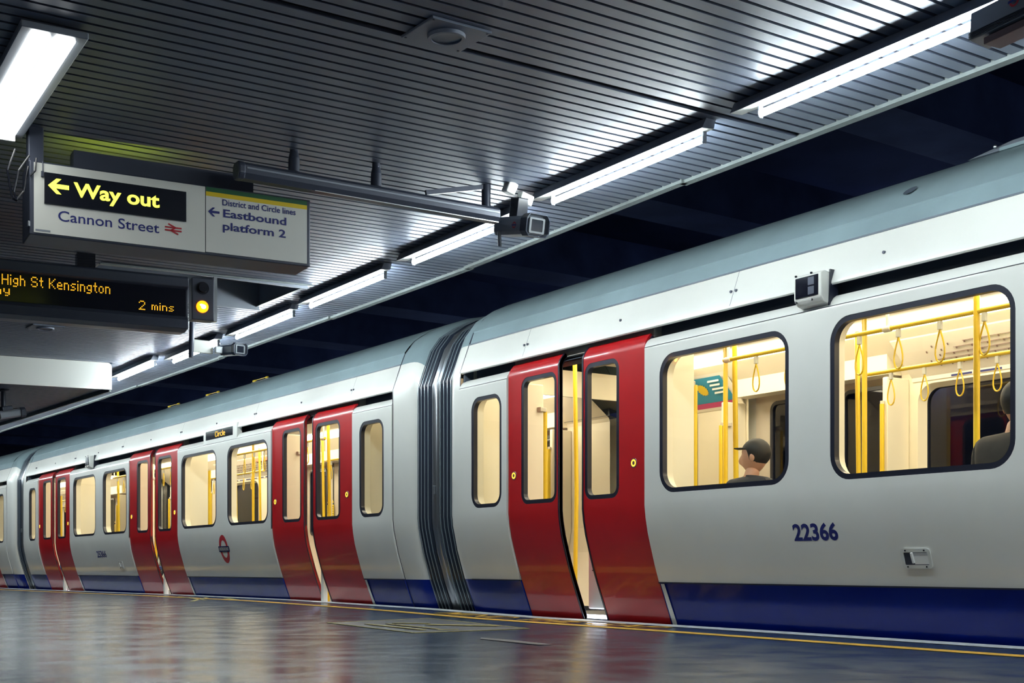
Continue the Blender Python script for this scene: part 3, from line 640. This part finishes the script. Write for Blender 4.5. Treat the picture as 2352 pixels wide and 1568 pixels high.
def carriage(t, name_no, y0, y1, wins, doors, smalls, ends, pods=(), number=None, hatch=None, disp=None, rnd=None, ad=False, poles=True, detail=True, far_end=None, map_y=None):
    """t: root empty; y from y0 to y1; wins/smalls [(a,b)], doors [(a,b,gap centre,gap width,[(wa,wb),(wa,wb)])]"""
    cuts = sorted([(d[0], d[1]) for d in doors]); iv = []; c = y0
    for a, b in cuts: iv.append((c, a)); c = b
    iv.append((c, y1))
    H = [(a, b, .96, 1.96, .155) for a, b in wins]+[(a, b, .945, 1.93, .125) for a, b in smalls]
    for a, b in iv:
        sp = weld(obj('side_panel', side_mesh([(a, b)], H), 'white', t, smooth=True, solid=.03))
        obj('side_panel', side_mesh([(a, b)], H[:len(wins)], True), 'white', t, smooth=True)['label'] = 'far side wall panel'
        sk = obj('skirt', MB().sweep([(x, z) for x, z in LOW], [a, b]), 'blue', t, smooth=True, solid=.02)
        obj('skirt', MB().sweep(mir(LOW), [a, b]), 'blue', t, smooth=True)
        obj('seam', MB().box(.118, .1385, a, b, .304, .3135), 'rubber', sp); obj('seam', MB().box(-.017, -.010, a, b, 2.036, 2.0395), 'rubber', sp)
        if b < y1-.1: obj('end_plate', MB().add([(.325, b-.02, -.30), (.232, b-.02, .02), (.1235, b-.02, .30), (.1235, b-.06, .30), (.232, b-.07, .02), (.325, b-.075, -.30)], [(0, 1, 4, 5), (1, 2, 3, 4)]), 'white', sk)
    q = MB(); q.box(.26, .40, y0, y1, -.36, -.24); q.box(.22, 2.7, y0, y1, -.5, -.30); obj('underframe', q, 'black', t)
    # gutter recess, cantrail, roof
    q = MB(); q.sweep([(.05, 2.09), (.15, 2.13), (.15, 2.23), (.03, 2.23), (.03, 2.178)], [y0, y1]); q.sweep(mir([(.055, 2.10), (.16, 2.12), (.16, 2.20), (.02, 2.165)]), [y0, y1]); obj('gutter', q, 'dark', t)
    for yy in (y0, y1-.03): obj('gutter_end', MB().box(.028, .16, yy, yy+.03, 2.07, 2.23), 'dark', t)
    ca = obj('cantrail_panel', MB().sweep(CANT, [y0, y1]), 'white', t, smooth=True); obj('cantrail_panel', MB().sweep(mir(CANT), [y0, y1]), 'white', t, smooth=True)
    q = MB(); yy = y0+.9; bl = []
    while yy < y1-.3: bl.append(yy); yy += 1.27
    bolts(ca, bl+[b+.05 for b in bl[::2]])
    q = MB()
    for b in bl[::2]: q.add([(-.001, b+.024, 2.195), (-.001, b+.028, 2.195), (.0918, b+.028, 2.445), (.0918, b+.024, 2.445)], [(0, 1, 2, 3)])
    obj('panel_joint', q, 'dark', ca)
    obj('roof_panel', MB().sweep(ROOF+mir(ROOF)[::-1][1:], [y0, y1]), 'roof', t, smooth=True)
    obj('roof_seam', MB().box(.088, .099, y0, y1, 2.443, 2.4535), 'dark', t)
    for h in H[:len(wins)]: window(t, h)
    for h in H[len(wins):]: window(t, h, name='small_window')
    for h in H[:len(wins)]: window(t, h, True)
    for (a, b, g, gw, ww) in doors:
        leaf(t, a+.012, g-gw/2, ww[0], g-gw/2, a+.14); leaf(t, g+gw/2, b-.012, ww[1], g+gw/2, b-.10)
        m = (a+b)/2; leaf(t, a+.012, m-.002, (a+.22, m-.20), m-.002, 0, True); leaf(t, m+.002, b-.012, (m+.20, b-.22), m+.002, 0, True)
        for yy in (a-.004, b-.022): obj('door_pillar', MB().sweep([(x+.03, z) for x, z in [(.25, .0), (.14, .31)]+SIDE[1:]+[(0, 2.06), (.05, 2.12)]], [yy, yy+.026]), 'rubber', t, solid=.05)
        obj('door_step', MB().box(.262, .50, a, b, -.05, .005), 'steel', t)
        obj('step_light', MB().box(.275, .295, g-gw/2-.02, g+gw/2+.02, .006, .035), 'sill', t)
        if gw < .28: obj('door_sill_post', MB().box(.16, .22, g-.03, g+.03, .02, .55), 'white', t, bevel=.01)
    for (yi, yo) in ends: end_frame(t, yi, yo)
    # ---- interior
    y0i, y1i = y0+.05, y1-.05; nrm = []
    for flip in (False, True):
        for a, b in iv:
            q = MB(); a2, b2 = max(a, y0i), min(b, y1i); hs = [rr(*h) for h in (H if not flip else H[:len(wins)]) if a2 < h[0] and h[1] < b2]
            q.plate(CW-.115 if flip else .115, [(a2, .88), (b2, .88), (b2, 2.06), (a2, 2.06)], hs)
            pf = [(.40, -.02), (.27, .31), (.16, .60), (.115, .88)]; q.sweep(mir(pf) if flip else pf, [a2, b2]); obj('inner_lining', q, 'cream', t)
    obj('cabin_floor', MB().box(.27, CW-.27, y0i, y1i, -.06, .0), 'tfloor', t)
    q = MB(); q.sweep([(.115, 2.06), (.13, 2.10), (.50, 2.38), (CW-.50, 2.38), (CW-.13, 2.10), (CW-.115, 2.06)], [y0i, y1i]); obj('cabin_ceiling', q, 'cream', t)
    for xx in (.72, CW-.72): obj('light_strip', MB().box(xx-.17, xx+.17, y0i+.3, y1i-.3, 2.355, 2.378), 'strip', t)
    # cove panels over the windows on the far side, with maps
    bays = []
    for k, (a, b) in enumerate(iv):
        if b-a > 2: bays.append((a, b))
    for (a, b) in bays:
        for fl in (True, False):
            q = MB(); p = [(.12, 1.985), (.125, 2.02), (.40, 2.30), (.42, 2.37)]; q.sweep(mir(p) if fl else p, [a+.12, b-.12]); cp = obj('cove_panel', q, 'paper', t, solid=.01)
            if fl:
                q = MB()
                nlin = 5
                for k in range(nlin):
                    f = .28+.12*k; X = CW-(.125+.275*f)-.008; Z = 2.02+.28*f-.008
                    q.beam((X, a+.3+.07*k, Z), (X, b-.35-.11*k, Z), .004, .005)
                    yy = a+.36+.05*k
                    while yy < b-.4: q.beam((X, yy, Z), (X+.012, yy, Z-.014), .012, .004); yy += .11+.012*k
                obj('line_map', q, mat('map_ink', (.22, .14, .12), .6) if 'map_ink' not in bpy.data.materials else bpy.data.materials['map_ink'], cp)
                q = MB(); X = CW-.127; 
                for i in range(9): q.box(X-.003, X, a+.3+.28*i, a+.3+.28*i+.2, 1.99, 2.005) if a+.3+.28*i+.2 < b-.2 else None
                obj('map_key', q, 'navy', cp)
                q = MB(); f = .86; X = CW-(.125+.275*f)-.008; Z = 2.02+.28*f-.008; q.beam((X, a+.5, Z), (X, a+1.2, Z), .06, .05); obj('poster', q, 'adred', cp)
        # seats
        for fl in (True, False):
            nn = int((b-a-.5)/.5)
            for i in range(nn):
                ya = a+.25+i*.5; q = MB(); p = [(.14, .42), (.60, .40), (.60, .46), (.27, .47), (.20, .90), (.14, .90)]; q.sweep(mir(p) if fl else p, [ya+.02, ya+.46], close=True); obj('seat', q, 'seat', t, bevel=.015)
    # screens and poles at the doors
    for (a, b, g, gw, ww) in doors:
        for yy, d in ((a, -1), (b, 1)):
            for fl in (False, True):
                fx = (lambda x: CW-x) if fl else (lambda x: x)
                X0, X1 = sorted((fx(.12), fx(.50))); y_a, y_b = sorted((yy+d*.03, yy+d*.085))
                pf = [(.37, .06), (.395, .06), (.395, 2.02), (.12, 2.02), (.12, .86), (.17, .58), (.28, .31)]
                sc = obj('draught_screen', MB().sweep(mir(pf) if fl else pf, [y_a, y_b], close=True), 'cream', t, bevel=.01)
                gx = fx(.425); yp = yy+d*.055
                q = MB(); q.path([(gx, yp, .55), (gx, yp, 1.79)], .02, 12); obj('grab_pole', q, 'yellow', t, smooth=True)
                obj('pole_bracket', MB().beam((gx, yp, 1.80), (fx(.33), yp-d*.045, 1.80), .038, .038), 'creamd', t, bevel=.005)
        if poles:
            for px_, py in ((1.46, (a+b)/2-.2), (.78, a-.10), (.78, b+.10), (CW-.78, a-.10), (CW-.78, b+.10)):
                if not (y0i < py < y1i): continue
                q = MB(); q.path([(px_, py, .0), (px_+(.0 if px_ == 1.46 else .02), py, 1.1), (px_, py, 2.38)], .02, 12); obj('standing_pole', q, 'yellow', t, smooth=True)
        # warning labels on the far leaves
        for s_ in (-.06, .11):
            X = CW-.05; m = (a+b)/2+s_; q = MB(); q.box(X-.003, X, m, m+.055, 1.15, 1.42); wl = obj('warning_label', q, 'adyel', t); obj('warning_triangle', MB().add([(X-.004, m, 1.45), (X-.004, m+.055, 1.45), (X-.004, m+.0275, 1.50)], [(0, 1, 2)]), 'adyel', wl)
            q = MB()
            for i in range(9): q.box(X-.0045, X-.003, m+.01, m+.045, 1.17+.027*i, 1.178+.027*i)
            obj('label_text', q, 'black', wl)
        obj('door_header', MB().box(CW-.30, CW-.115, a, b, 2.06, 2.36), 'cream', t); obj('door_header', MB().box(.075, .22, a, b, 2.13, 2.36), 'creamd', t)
    for (a, b) in bays:
        for px_ in (.72, CW-.72):
            q = MB(); q.cyl((px_, a+.05, 2.00), (px_, b-.05, 2.00), .016, 12); rl = obj('hand_rail', q, 'yellow', t, smooth=True)
            q = MB()
            for yy in (a+.1, (a+b)/2, b-.1): q.cyl((px_, yy, 2.0), (px_, yy, 2.38), .012, 8); q.cyl((px_, yy-.03, 2.0), (px_, yy+.03, 2.0), .022, 12)
            obj('rail_bracket', q, 'paper', rl, smooth=True)
            nh = int((b-a)/.33)
            for i in range(nh):
                yy = a+.22+i*.33; q = MB(); q.box(px_-.012, px_+.012, yy-.014, yy+.014, 1.93, 1.985)
                cl = obj('strap_clip', q, 'sign', t, bevel=.003)
                n = 18; q = MB(); pts = []
                for k in range(n+1):
                    u = k/n*2*PI; w = .042*math.sin(u)*math.sin(u/2)**1.2 if True else 0; pts.append((px_+.004*math.sin(u), yy+w*1.25, 1.935-.105*(1-math.cos(u))))
                q.path(pts, .006, 6); obj('strap', q, 'yellow', cl, smooth=True)
    # far end wall
    if far_end:
        ye = far_end; pf = [(.42, .02), (.75, .02), (.75, 2.05), (CW-.75, 2.05), (CW-.75, .02), (CW-.42, .02), (CW-.12, .86), (CW-.12, 2.3), (.12, 2.3), (.12, .86)]
        obj('end_wall', MB().sweep(pf, [ye, ye+.03], close=True), 'cream', t)
    # outside equipment
    for (py, far) in pods:
        L_, Hh = .19, .155
        pd = MB(); pr = [(-.085, 2.10), (-.055, 2.065), (.0, 2.05), (.06, 2.09), (.06, 2.24), (-.045, 2.265), (-.085, 2.245)]
        q = MB(); q.sweep(pr, [py-.02, py+L_+.02], close=True); pb = obj('camera_pod', q, 'white', t, bevel=.012)
        obj('pod_window', MB().box(-.091, -.07, py, py+L_, 2.108, 2.237), 'screen', pb, bevel=.004)
        q = MB(); q.box(-.093, -.088, py+.03, py+.08, 2.12, 2.168); q.box(-.093, -.088, py+.03, py+.08, 2.178, 2.226); obj('pod_lens', q, 'dgrey', pb)
        q = MB(); 
        for yy in (py+.06, py+L_): q.cyl((-.088, yy, 2.252), (-.078, yy, 2.254), .007, 8); q.cyl((-.088, yy, 2.09), (-.075, yy, 2.088), .007, 8)
        obj('pod_screw', q, 'black', pb)
        obj('pod_gasket', MB().sweep([(-.02, 2.045), (.062, 2.08), (.062, 2.27), (-.01, 2.27)], [py-.028, py-.018], close=True), 'rubber', pb)
    if number:
        s0, ya, yb, za, zb = number; nb = text('carriage_number', s0, 'navy', t, ya, yb, za, zb, axis='side', bold=.032)
        for v in nb.data.vertices: v.co.x = interp_side(v.co.z)-.017
    if hatch:
        ya, yb = hatch; sl = (.14-.06)/(.57-.31)
        def sx(z): return interp_side(z)-.016
        def plate(y_a, y_b, z_a, z_b, d): 
            return [(sx(z_a)-d, y_a, z_a), (sx(z_a)-d, y_b, z_a), (sx(z_b)-d, y_b, z_b), (sx(z_b)-d, y_a, z_b)]
        za, zb = .418, .535
        q = MB(); r1 = rr(ya, yb, za, zb, .022, 4); r2 = rr(ya+.02, yb-.02, za+.022, zb-.022, .006, 4); n = len(r1)
        vs = [(sx(z)-d, y, z) for d in (0, .008) for lp in (r1, r2) for y, z in lp]; fs = []
        for i in range(n): j = (i+1) % n; fs += [(2*n+i, 2*n+j, 3*n+j, 3*n+i), (i, j, 2*n+j, 2*n+i), (n+i, 3*n+i, 3*n+j, n+j)]
        q.add(vs, fs); hf = obj('handle_frame', q, 'sign', t)
        obj('handle_recess', MB().add(plate(ya+.02, yb-.02, za+.022, zb-.022, .001), [(0, 1, 2, 3)]), 'dgrey', hf)
        obj('handle_plate', MB().add(plate(ya+.022, yb-.09, za+.026, zb-.024, .003), [(0, 1, 2, 3)]), 'lampw', hf)
        m = (ya+yb)/2+.02; obj('handle_lever', MB().beam((sx(.45)-.01, m, .45), (sx(.51)-.012, m+.004, .512), .014, .014), 'lampw', hf, bevel=.003)
        q = MB()
        for yy in (ya+.04, yb-.04):
            for zz in (za+.011, zb-.011): q.cyl((sx(zz)-.012, yy, zz), (sx(zz)-.004, yy, zz), .005, 8)
        obj('handle_screw', q, 'black', hf)
    if disp:
        ya, yb = disp; q = MB(); q.sweep([(-.012, 2.02), (.03, 2.0), (.06, 2.02), (.06, 2.24), (.0, 2.245), (-.012, 2.235)], [ya, yb], close=True); dp = obj('destination_display', q, 'white', t, bevel=.006)
        obj('display_window', MB().box(-.014, -.008, ya+.13, yb-.09, 2.095, 2.205), 'screen', dp); dots('lettering', 'Circle', 'amber', dp, yb-.42, ya+.38, 2.185, 2.115, -.015, axis='side')
    if rnd: roundel(t, 0, rnd[0], rnd[1], rnd[2], txt='UNDERGROUND', blurw=rnd[3])
    return t
def fit_roundel(t):   # lay ring and bar on the curved lower side
    for c in t.children:
        if c.name.startswith('roundel'):
            for v in c.data.vertices: v.co.x = interp_side(v.co.z)-.017-(.002 if 'bar' in c.name else 0)
            for g in c.children:
                for v in g.data.vertices: v.co.x = interp_side(v.co.z)-.0205

A_ = empty('train_carriage', (6, 0, 0), 0, 'nearest white carriage with red doors and blue skirt, numbered 22366', 'train carriage')
carriage(A_, 'a', -4.6, 10.04, wins=[(5.92, 7.21), (4.26, 5.57), (.62, 1.9), (-1.0, .3)], smalls=[(9.33, 9.83), (-4.2, -3.7)],
         doors=[(7.38, 9.25, 8.325, .31, [(7.70, 8.14), (8.52, 9.04)]), (2.08, 4.12, 3.1, .25, [(2.4, 2.9), (3.3, 3.8)]), (-3.4, -1.3, -2.35, .2, [(-3.1, -2.55), (-2.15, -1.6)])],
         ends=[(10.045, 10.27), (-4.605, -4.95)], pods=[(5.60, 0)], number=('22366', 5.918, 5.543, .592, .704), hatch=(4.870, 5.085), far_end=10.0)
B_ = empty('train_carriage', (6, 10.6, -.012), R(1.4), 'second white carriage, between the two rubber gangways, with roundel and number 25366', 'train carriage')
B_.rotation_euler = (R(-.16), 0, R(1.4))
carriage(B_, 'b', .72, 14.95, wins=[(3.70, 4.96), (5.32, 6.60), (8.93, 10.13), (10.5, 11.78)], smalls=[(.88, 1.40), (14.2, 14.7)],
         doors=[(1.56, 3.62, 2.63, .2, [(1.86, 2.46), (2.82, 3.33)]), (6.74, 8.83, 7.78, .2, [(7.0, 7.58), (7.98, 8.5)]), (11.98, 14.06, 13.0, .18, [(12.25, 12.8), (13.2, 13.75)])],
         ends=[(.715, .30), (14.955, 15.3)], pods=[(10.62, 0)], number=('25366', 10.55, 10.06, .60, .71), hatch=(9.35, 9.56), disp=(4.65, 5.78), rnd=(5.14, .67, .18, .80))
fit_roundel(B_)
C_ = empty('train_carriage', (5.62, 26.3, -.055), R(2.8), 'third carriage, only its end seen at the left edge of the photo', 'train carriage')
C_.rotation_euler = (R(-.16), 0, R(2.8))
carriage(C_, 'c', .72, 12.0, wins=[(3.70, 4.96), (5.32, 6.60)], smalls=[(.88, 1.40)], doors=[(1.56, 3.62, 2.63, .2, [(1.86, 2.46), (2.82, 3.33)])], ends=[(.715, .25)], poles=False)

# rubber gangways
def bellows(loc, rz, L, label):
    t = empty('gangway_bellows', loc, rz, label, 'gangway')
    def ribs(y0, y1, n, nm, m, i0=.04, i1=.10):
        secs = []; yy = []
        for k in range(n*5+1):
            ph = (k % 5); ins = (i1, i0+.012, i0, i0+.012, i1)[ph]; secs.append(hullprof(ins)); yy.append(y0+(y1-y0)*k/(n*5))
        q = MB(); q.sweep(secs[0], yy, off=lambda k: secs[k]); obj(nm, q, m, t)
        for k in range(n):
            ym = y0+(y1-y0)*(k+.5)/n; w = .005; s1 = hullprof(i0-.006); q = MB(); q.sweep(s1, [ym-w, ym+w]); obj('fold_highlight', q, 'edge', t, smooth=True, solid=.006)  # pale strips paint the light caught on the glossy rubber ridges
    ribs(-L, -L*.24, 4, 'rubber_fold', 'bellow'); ribs(L*.24, L, 4, 'rubber_fold', 'bellow')
    q = MB(); secs = [hullprof(i) for i in (.09, .05, .042, .048, .048, .042, .05, .09)]; q.sweep(secs[0], [-L*.24, -L*.2, -L*.12, -L*.08, L*.08, L*.12, L*.2, L*.24], off=lambda k: secs[k]); obj('middle_band', q, 'steel', t, smooth=True)
    obj('clamp', MB().box(.025, .05, -.012, .012, 1.12, 1.20), 'steel', t, bevel=.003)
    return t
bellows((6.0, 10.585, -.01), R(.7), .34, 'large rubber gangway bellows joining the nearest and second carriages')
bellows((5.63, 26.08, -.05), R(2.1), .36, 'small distant rubber gangway bellows at the left, past the second carriage')

# equipment on the roofs
t = empty('roof_hatch', (6.68, 4.5, 2.93), 0, 'low raised hatch with yellow fittings on the roof of carriage 22366', 'hatch')
q = MB(); q.hexa([(-.06, -1.6, -.02), (.5, -1.6, -.02), (.5, .55, -.02), (-.06, .55, -.02), (-.03, -1.6, .03), (.5, -1.6, .05), (.5, .25, .05), (-.03, .25, .03)]); obj('cover', q, 'grey', t, bevel=.005)
q = MB(); q.box(-.09, -.06, -1.6, .30, -.035, -.015); obj('edge_strip', q, 'roof', t)
q = MB(); q.cyl((-.04, -.52, .045), (-.04, -.42, .045), .018, 12); q.path([(-.04, -.56, .05), (.0, -.72, .09), (.02, -1.1, .10)], .006, 6); q.box(-.03, .03, -.78, -.70, .04, .085); obj('yellow_fitting', q, 'yellow', t)
q = MB()
for yy in (-.1, .35): q.ball((-.06, yy, .01), .012)
obj('bolt', q, 'steel', t)
for lb, u in (('yellow capped roof fitting on the second carriage, nearest of three', 5.6), ('yellow capped roof fitting on the second carriage, middle of three', 7.3), ('yellow capped roof fitting on the second carriage, farthest of three', 8.9)):
    p = Vector((6+.70-.0244*u, 10.6+u, 2.915-.0028*u)); t = empty('roof_fitting', p, R(1.4), lb, 'roof fitting', 'yellow roof fittings on the second carriage')
    q = MB(); q.box(0, .2, -.3, .3, -.03, .008); obj('cover', q, 'grey', t, bevel=.005); q = MB(); q.cyl((.0, -.25, .02), (.0, -.19, .02), .012, 10); q.cyl((.0, .15, .02), (.0, .23, .02), .012, 10); q.path([(.0, -.2, .022), (.0, .2, .024)], .004, 6); obj('cap', q, 'yellow', t)
q = MB(); q.cyl((.3, 5.14, 2.70), (.36, 5.14, 2.76), .045, 28); 
vent = MB(); n = 28; c0 = Vector((.235, 5.16, 2.690)); nv = Vector((-.62, 0, .78)); ax = Vector((0, 1, 0)); bx_ = nv.cross(ax).normalized()
vent.add([tuple(c0+nv*.004+(ax*math.cos(2*PI*i/n)+bx_*math.sin(2*PI*i/n))*.045) for i in range(n)], [tuple(range(n))]); obj('roof_vent', vent, 'dark', A_)

# white equipment box with vents inside the nearest doorway, poster, notices
q = MB(); q.box(.30, .42, 8.17, 8.50, .08, .56); eb = obj('equipment_box', q, 'sign', A_, bevel=.012)
q = MB()
for i in range(3): q.box(.296, .301, 8.24, 8.44, .49-.05*i, .50-.05*i)
q.cyl((.292, 8.24, .27), (.30, 8.24, .27), .012, 12); obj('vent_slot', q, 'dgrey', eb)
def cove_pt(f): return CW-(.125+.275*f)-.010, 2.02+.28*f-.010
q = MB(); (xa, za), (xb, zb) = cove_pt(.05), cove_pt(.98); q.add([(xa, 9.95, za), (xa, 9.35, za), (xb, 9.35, zb), (xb, 9.95, zb)], [(0, 1, 2, 3)]); po = obj('poster', q, 'adblue', A_); po['label'] = 'blue advert with yellow sunburst'
q = MB(); n = 32; (xc, zc) = cove_pt(.62); u = Vector((xb-xa, 0, zb-za)).normalized(); nrm = Vector((-.7, 0, -.7))*.004
q.add([tuple(Vector((xc, 9.70, zc))+nrm+(Vector((0, 1, 0))*math.cos(2*PI*i/n)+u*math.sin(2*PI*i/n))*(.075 if i % 2 else .06)) for i in range(n)], [tuple(range(n))]); obj('sunburst', q, 'adyel', po)
q = MB(); (xg, zg) = cove_pt(.2); q.add([(xa, 9.95, za-.002), (xa, 9.35, za-.002), (xg-.004, 9.35, zg), (xg-.004, 9.95, zg)], [(0, 1, 2, 3)]); obj('poster_foot', q, 'adpink', po)
q = MB()
for i in range(4): (xt, zt) = cove_pt(.85-.12*i); q.beam((xt-.003, 9.56, zt-.003), (xt-.003, 9.40+.02*(i % 2), zt-.003), .006, .02, up=(0, 0, 1))
obj('poster_text', q, 'sign', po)
obj('cove_backing', MB().add([(CW-.12, 9.28, 2.0), (CW-.12, 10.0, 2.0), (CW-.42, 10.0, 2.33), (CW-.42, 9.28, 2.33)], [(0, 1, 2, 3)]), 'paper', A_, solid=.01)
q = MB(); q.box(CW-.118, CW-.1155, 9.45, 9.62, 1.25, 1.55); nt = obj('notice', q, 'sign', A_)
q = MB()
for i in range(9): q.box(CW-.1205, CW-.118, 9.47, 9.60-.02*(i % 3), 1.28+.028*i, 1.286+.028*i)
q.box(CW-.1205, CW-.118, 9.47, 9.6, 1.53, 1.54); obj('notice_text', q, 'navy', nt)

# ------------------------------------------------------------------ passengers
def skin(name, verts, edges, radii, m, parent, sub=2):
    me = bpy.data.meshes.new(name); me.from_pydata(verts, edges, []); o = bpy.data.objects.new(name, me); S.collection.objects.link(o); o.parent = parent
    k = o.modifiers.new('skin', 'SKIN'); k.use_smooth_shade = True
    for i, r in enumerate(radii):
        sv = me.skin_vertices[0].data[i]; sv.radius = (r, r) if not isinstance(r, tuple) else r; sv.use_root = (i == 0)
    k2 = o.modifiers.new('sub', 'SUBSURF'); k2.levels = sub; k2.render_levels = sub; me.materials.append(M[m]); return o
def passenger(loc, rz, label, coat, turn=0, cap=True):
    """seated, facing local +x; origin on the floor below the hips"""
    t = empty('person', loc, rz, label, 'person')
    # body: pelvis, spine, neck, head, legs, arms with hands
    V = [(0, 0, .52), (-.03, 0, .72), (-.04, 0, .93), (-.02, 0, 1.02), (.0, 0, 1.07), (.02, 0, 1.12),
         (.05, .09, .52), (.44, .12, .53), (.43, .12, .30), (.42, .12, .08), (.53, .13, .04),
         (.05, -.09, .52), (.44, -.12, .53), (.43, -.12, .30), (.42, -.12, .08), (.53, -.13, .04),
         (-.03, .17, .97), (.04, .22, .72), (.24, .14, .62), (.32, .10, .61), (-.03, -.17, .97), (.04, -.22, .72), (.24, -.14, .62), (.32, -.10, .61)]
    E = [(0, 1), (1, 2), (2, 3), (3, 4), (4, 5), (0, 6), (6, 7), (7, 8), (8, 9), (9, 10), (0, 11), (11, 12), (12, 13), (13, 14), (14, 15), (2, 16), (16, 17), (17, 18), (18, 19), (2, 20), (20, 21), (21, 22), (22, 23)]
    Rr = [.12, .11, .12, .06, .05, .06, .08, .06, .05, .04, .035, .08, .06, .05, .04, .035, .06, .045, .035, .03, .06, .045, .035, .03]
    b = skin('body', V, E, Rr, 'skin', t)
    # head with face, turned
    hd = MB(); n, m = 24, 18; vs = []; fs = []
    for j in range(m+1):
        th = PI*j/m
        for i in range(n):
            p = 2*PI*i/n; x, y, z = math.sin(th)*math.cos(p), math.sin(th)*math.sin(p), math.cos(th)
            x2, y2, z2 = x*.098, y*.077, z*.118
            if z < 0: x2 = x2*(1+.18*z)+.012*(-z); y2 *= 1+.32*z
            if x > .75 and -.35 < z < .12: x2 += .022*max(0, 1-abs(y)*4)*(1 if z < 0 else .5)      # nose
            if x > .7 and .05 < z < .25 and .2 < abs(y) < .5: x2 -= .008                              # eye hollows
            if x > .7 and -.6 < z < -.42: x2 += .006                                                 # lips
            vs.append((x2, y2, z2))
    for j in range(m):
        for i in range(n): fs.append((j*n+i, j*n+(i+1) % n, (j+1)*n+(i+1) % n, (j+1)*n+i))
    hd.add(vs, fs)
    for sy in (-1, 1): hd.ball((-.005, sy*.078, -.005), .026, 10, 8, (.75, .35, 1.15))
    rotz = Matrix.Rotation(turn, 4, 'Z'); hd.v = [tuple(rotz @ Vector(v)+Vector((.03, 0, 1.195))) for v in hd.v]
    ho = obj('head', hd, 'skin', b, smooth=True)
    q = MB(); q.ball((-.012, 0, .032), .1, 20, 12, (1.07, .86, 1.02))
    q.v = [((x, y, z) if not (x > .035 and z < .045) else (.035+(x-.035)*.3, y*.9, max(z, .05))) for x, y, z in q.v]
    q.v = [(x, y, max(z, -.05-.02*(x < 0))) for x, y, z in q.v]
    if cap: q.box(.05, .135, -.05, .05, .060, .068)
    q.v = [tuple(rotz @ Vector(v)+Vector((.03, 0, 1.195))) for v in q.v]; obj('cap' if cap else 'hair', q, 'hair', t, smooth=True)
    # hands with fingers
    for sy in (-1, 1):
        hv = [(.30, sy*.10, .61), (.36, sy*.085, .60)]; he = [(0, 1)]; hr = [.028, .026]
        for f, (dy, L) in enumerate(((-.026, .055), (-.009, .065), (.009, .06), (.025, .048))):
            i = len(hv); hv += [(.385, sy*.085+dy, .60), (.385+L*.6, sy*.085+dy, .592), (.385+L, sy*.085+dy, .575)]; he += [(1, i), (i, i+1), (i+1, i+2)]; hr += [.010, .009, .008]
        i = len(hv); hv += [(.33, sy*.085-sy*.035, .60), (.37, sy*.085-sy*.05, .595)]; he += [(0, i), (i, i+1)]; hr += [.011, .009]
        skin('hand', hv, he, hr, 'skin', b, 1)
    skin('jacket', [V[0], V[1], V[2], (-.01, 0, 1.055), V[16], V[17], V[18], V[20], V[21], V[22]], [(0, 1), (1, 2), (2, 3), (2, 4), (4, 5), (5, 6), (2, 7), (7, 8), (8, 9)], [.15, .145, .15, .09, .085, .065, .05, .085, .065, .05], coat, t)
    skin('trousers', [V[0], V[6], V[7], V[8], (.42, .12, .13), V[11], V[12], V[13], (.42, -.12, .13)], [(0, 1), (1, 2), (2, 3), (3, 4), (0, 5), (5, 6), (6, 7), (7, 8)], [.14, .10, .075, .065, .055, .10, .075, .065, .055], 'trous', t)
    return t
passenger((6.33, 6.62, .0), 0, 'person in a dark jacket and dark cap seated behind the second large window', 'jacket', turn=R(118))
p2 = passenger((6.33, 4.50, .0), 0, 'person in a dark coat seated at the right edge of the largest window', 'jacket2', cap=False, turn=R(10)); p2.scale = (1.1, 1.1, 1.12)
for x, y in ((1.46, 5.61), (.72, 5.056), (1.46, 6.60)): obj('standing_pole', MB().path([(x, y, 0), (x, y, 2.37)], .02, 12), 'yellow', A_, smooth=True)
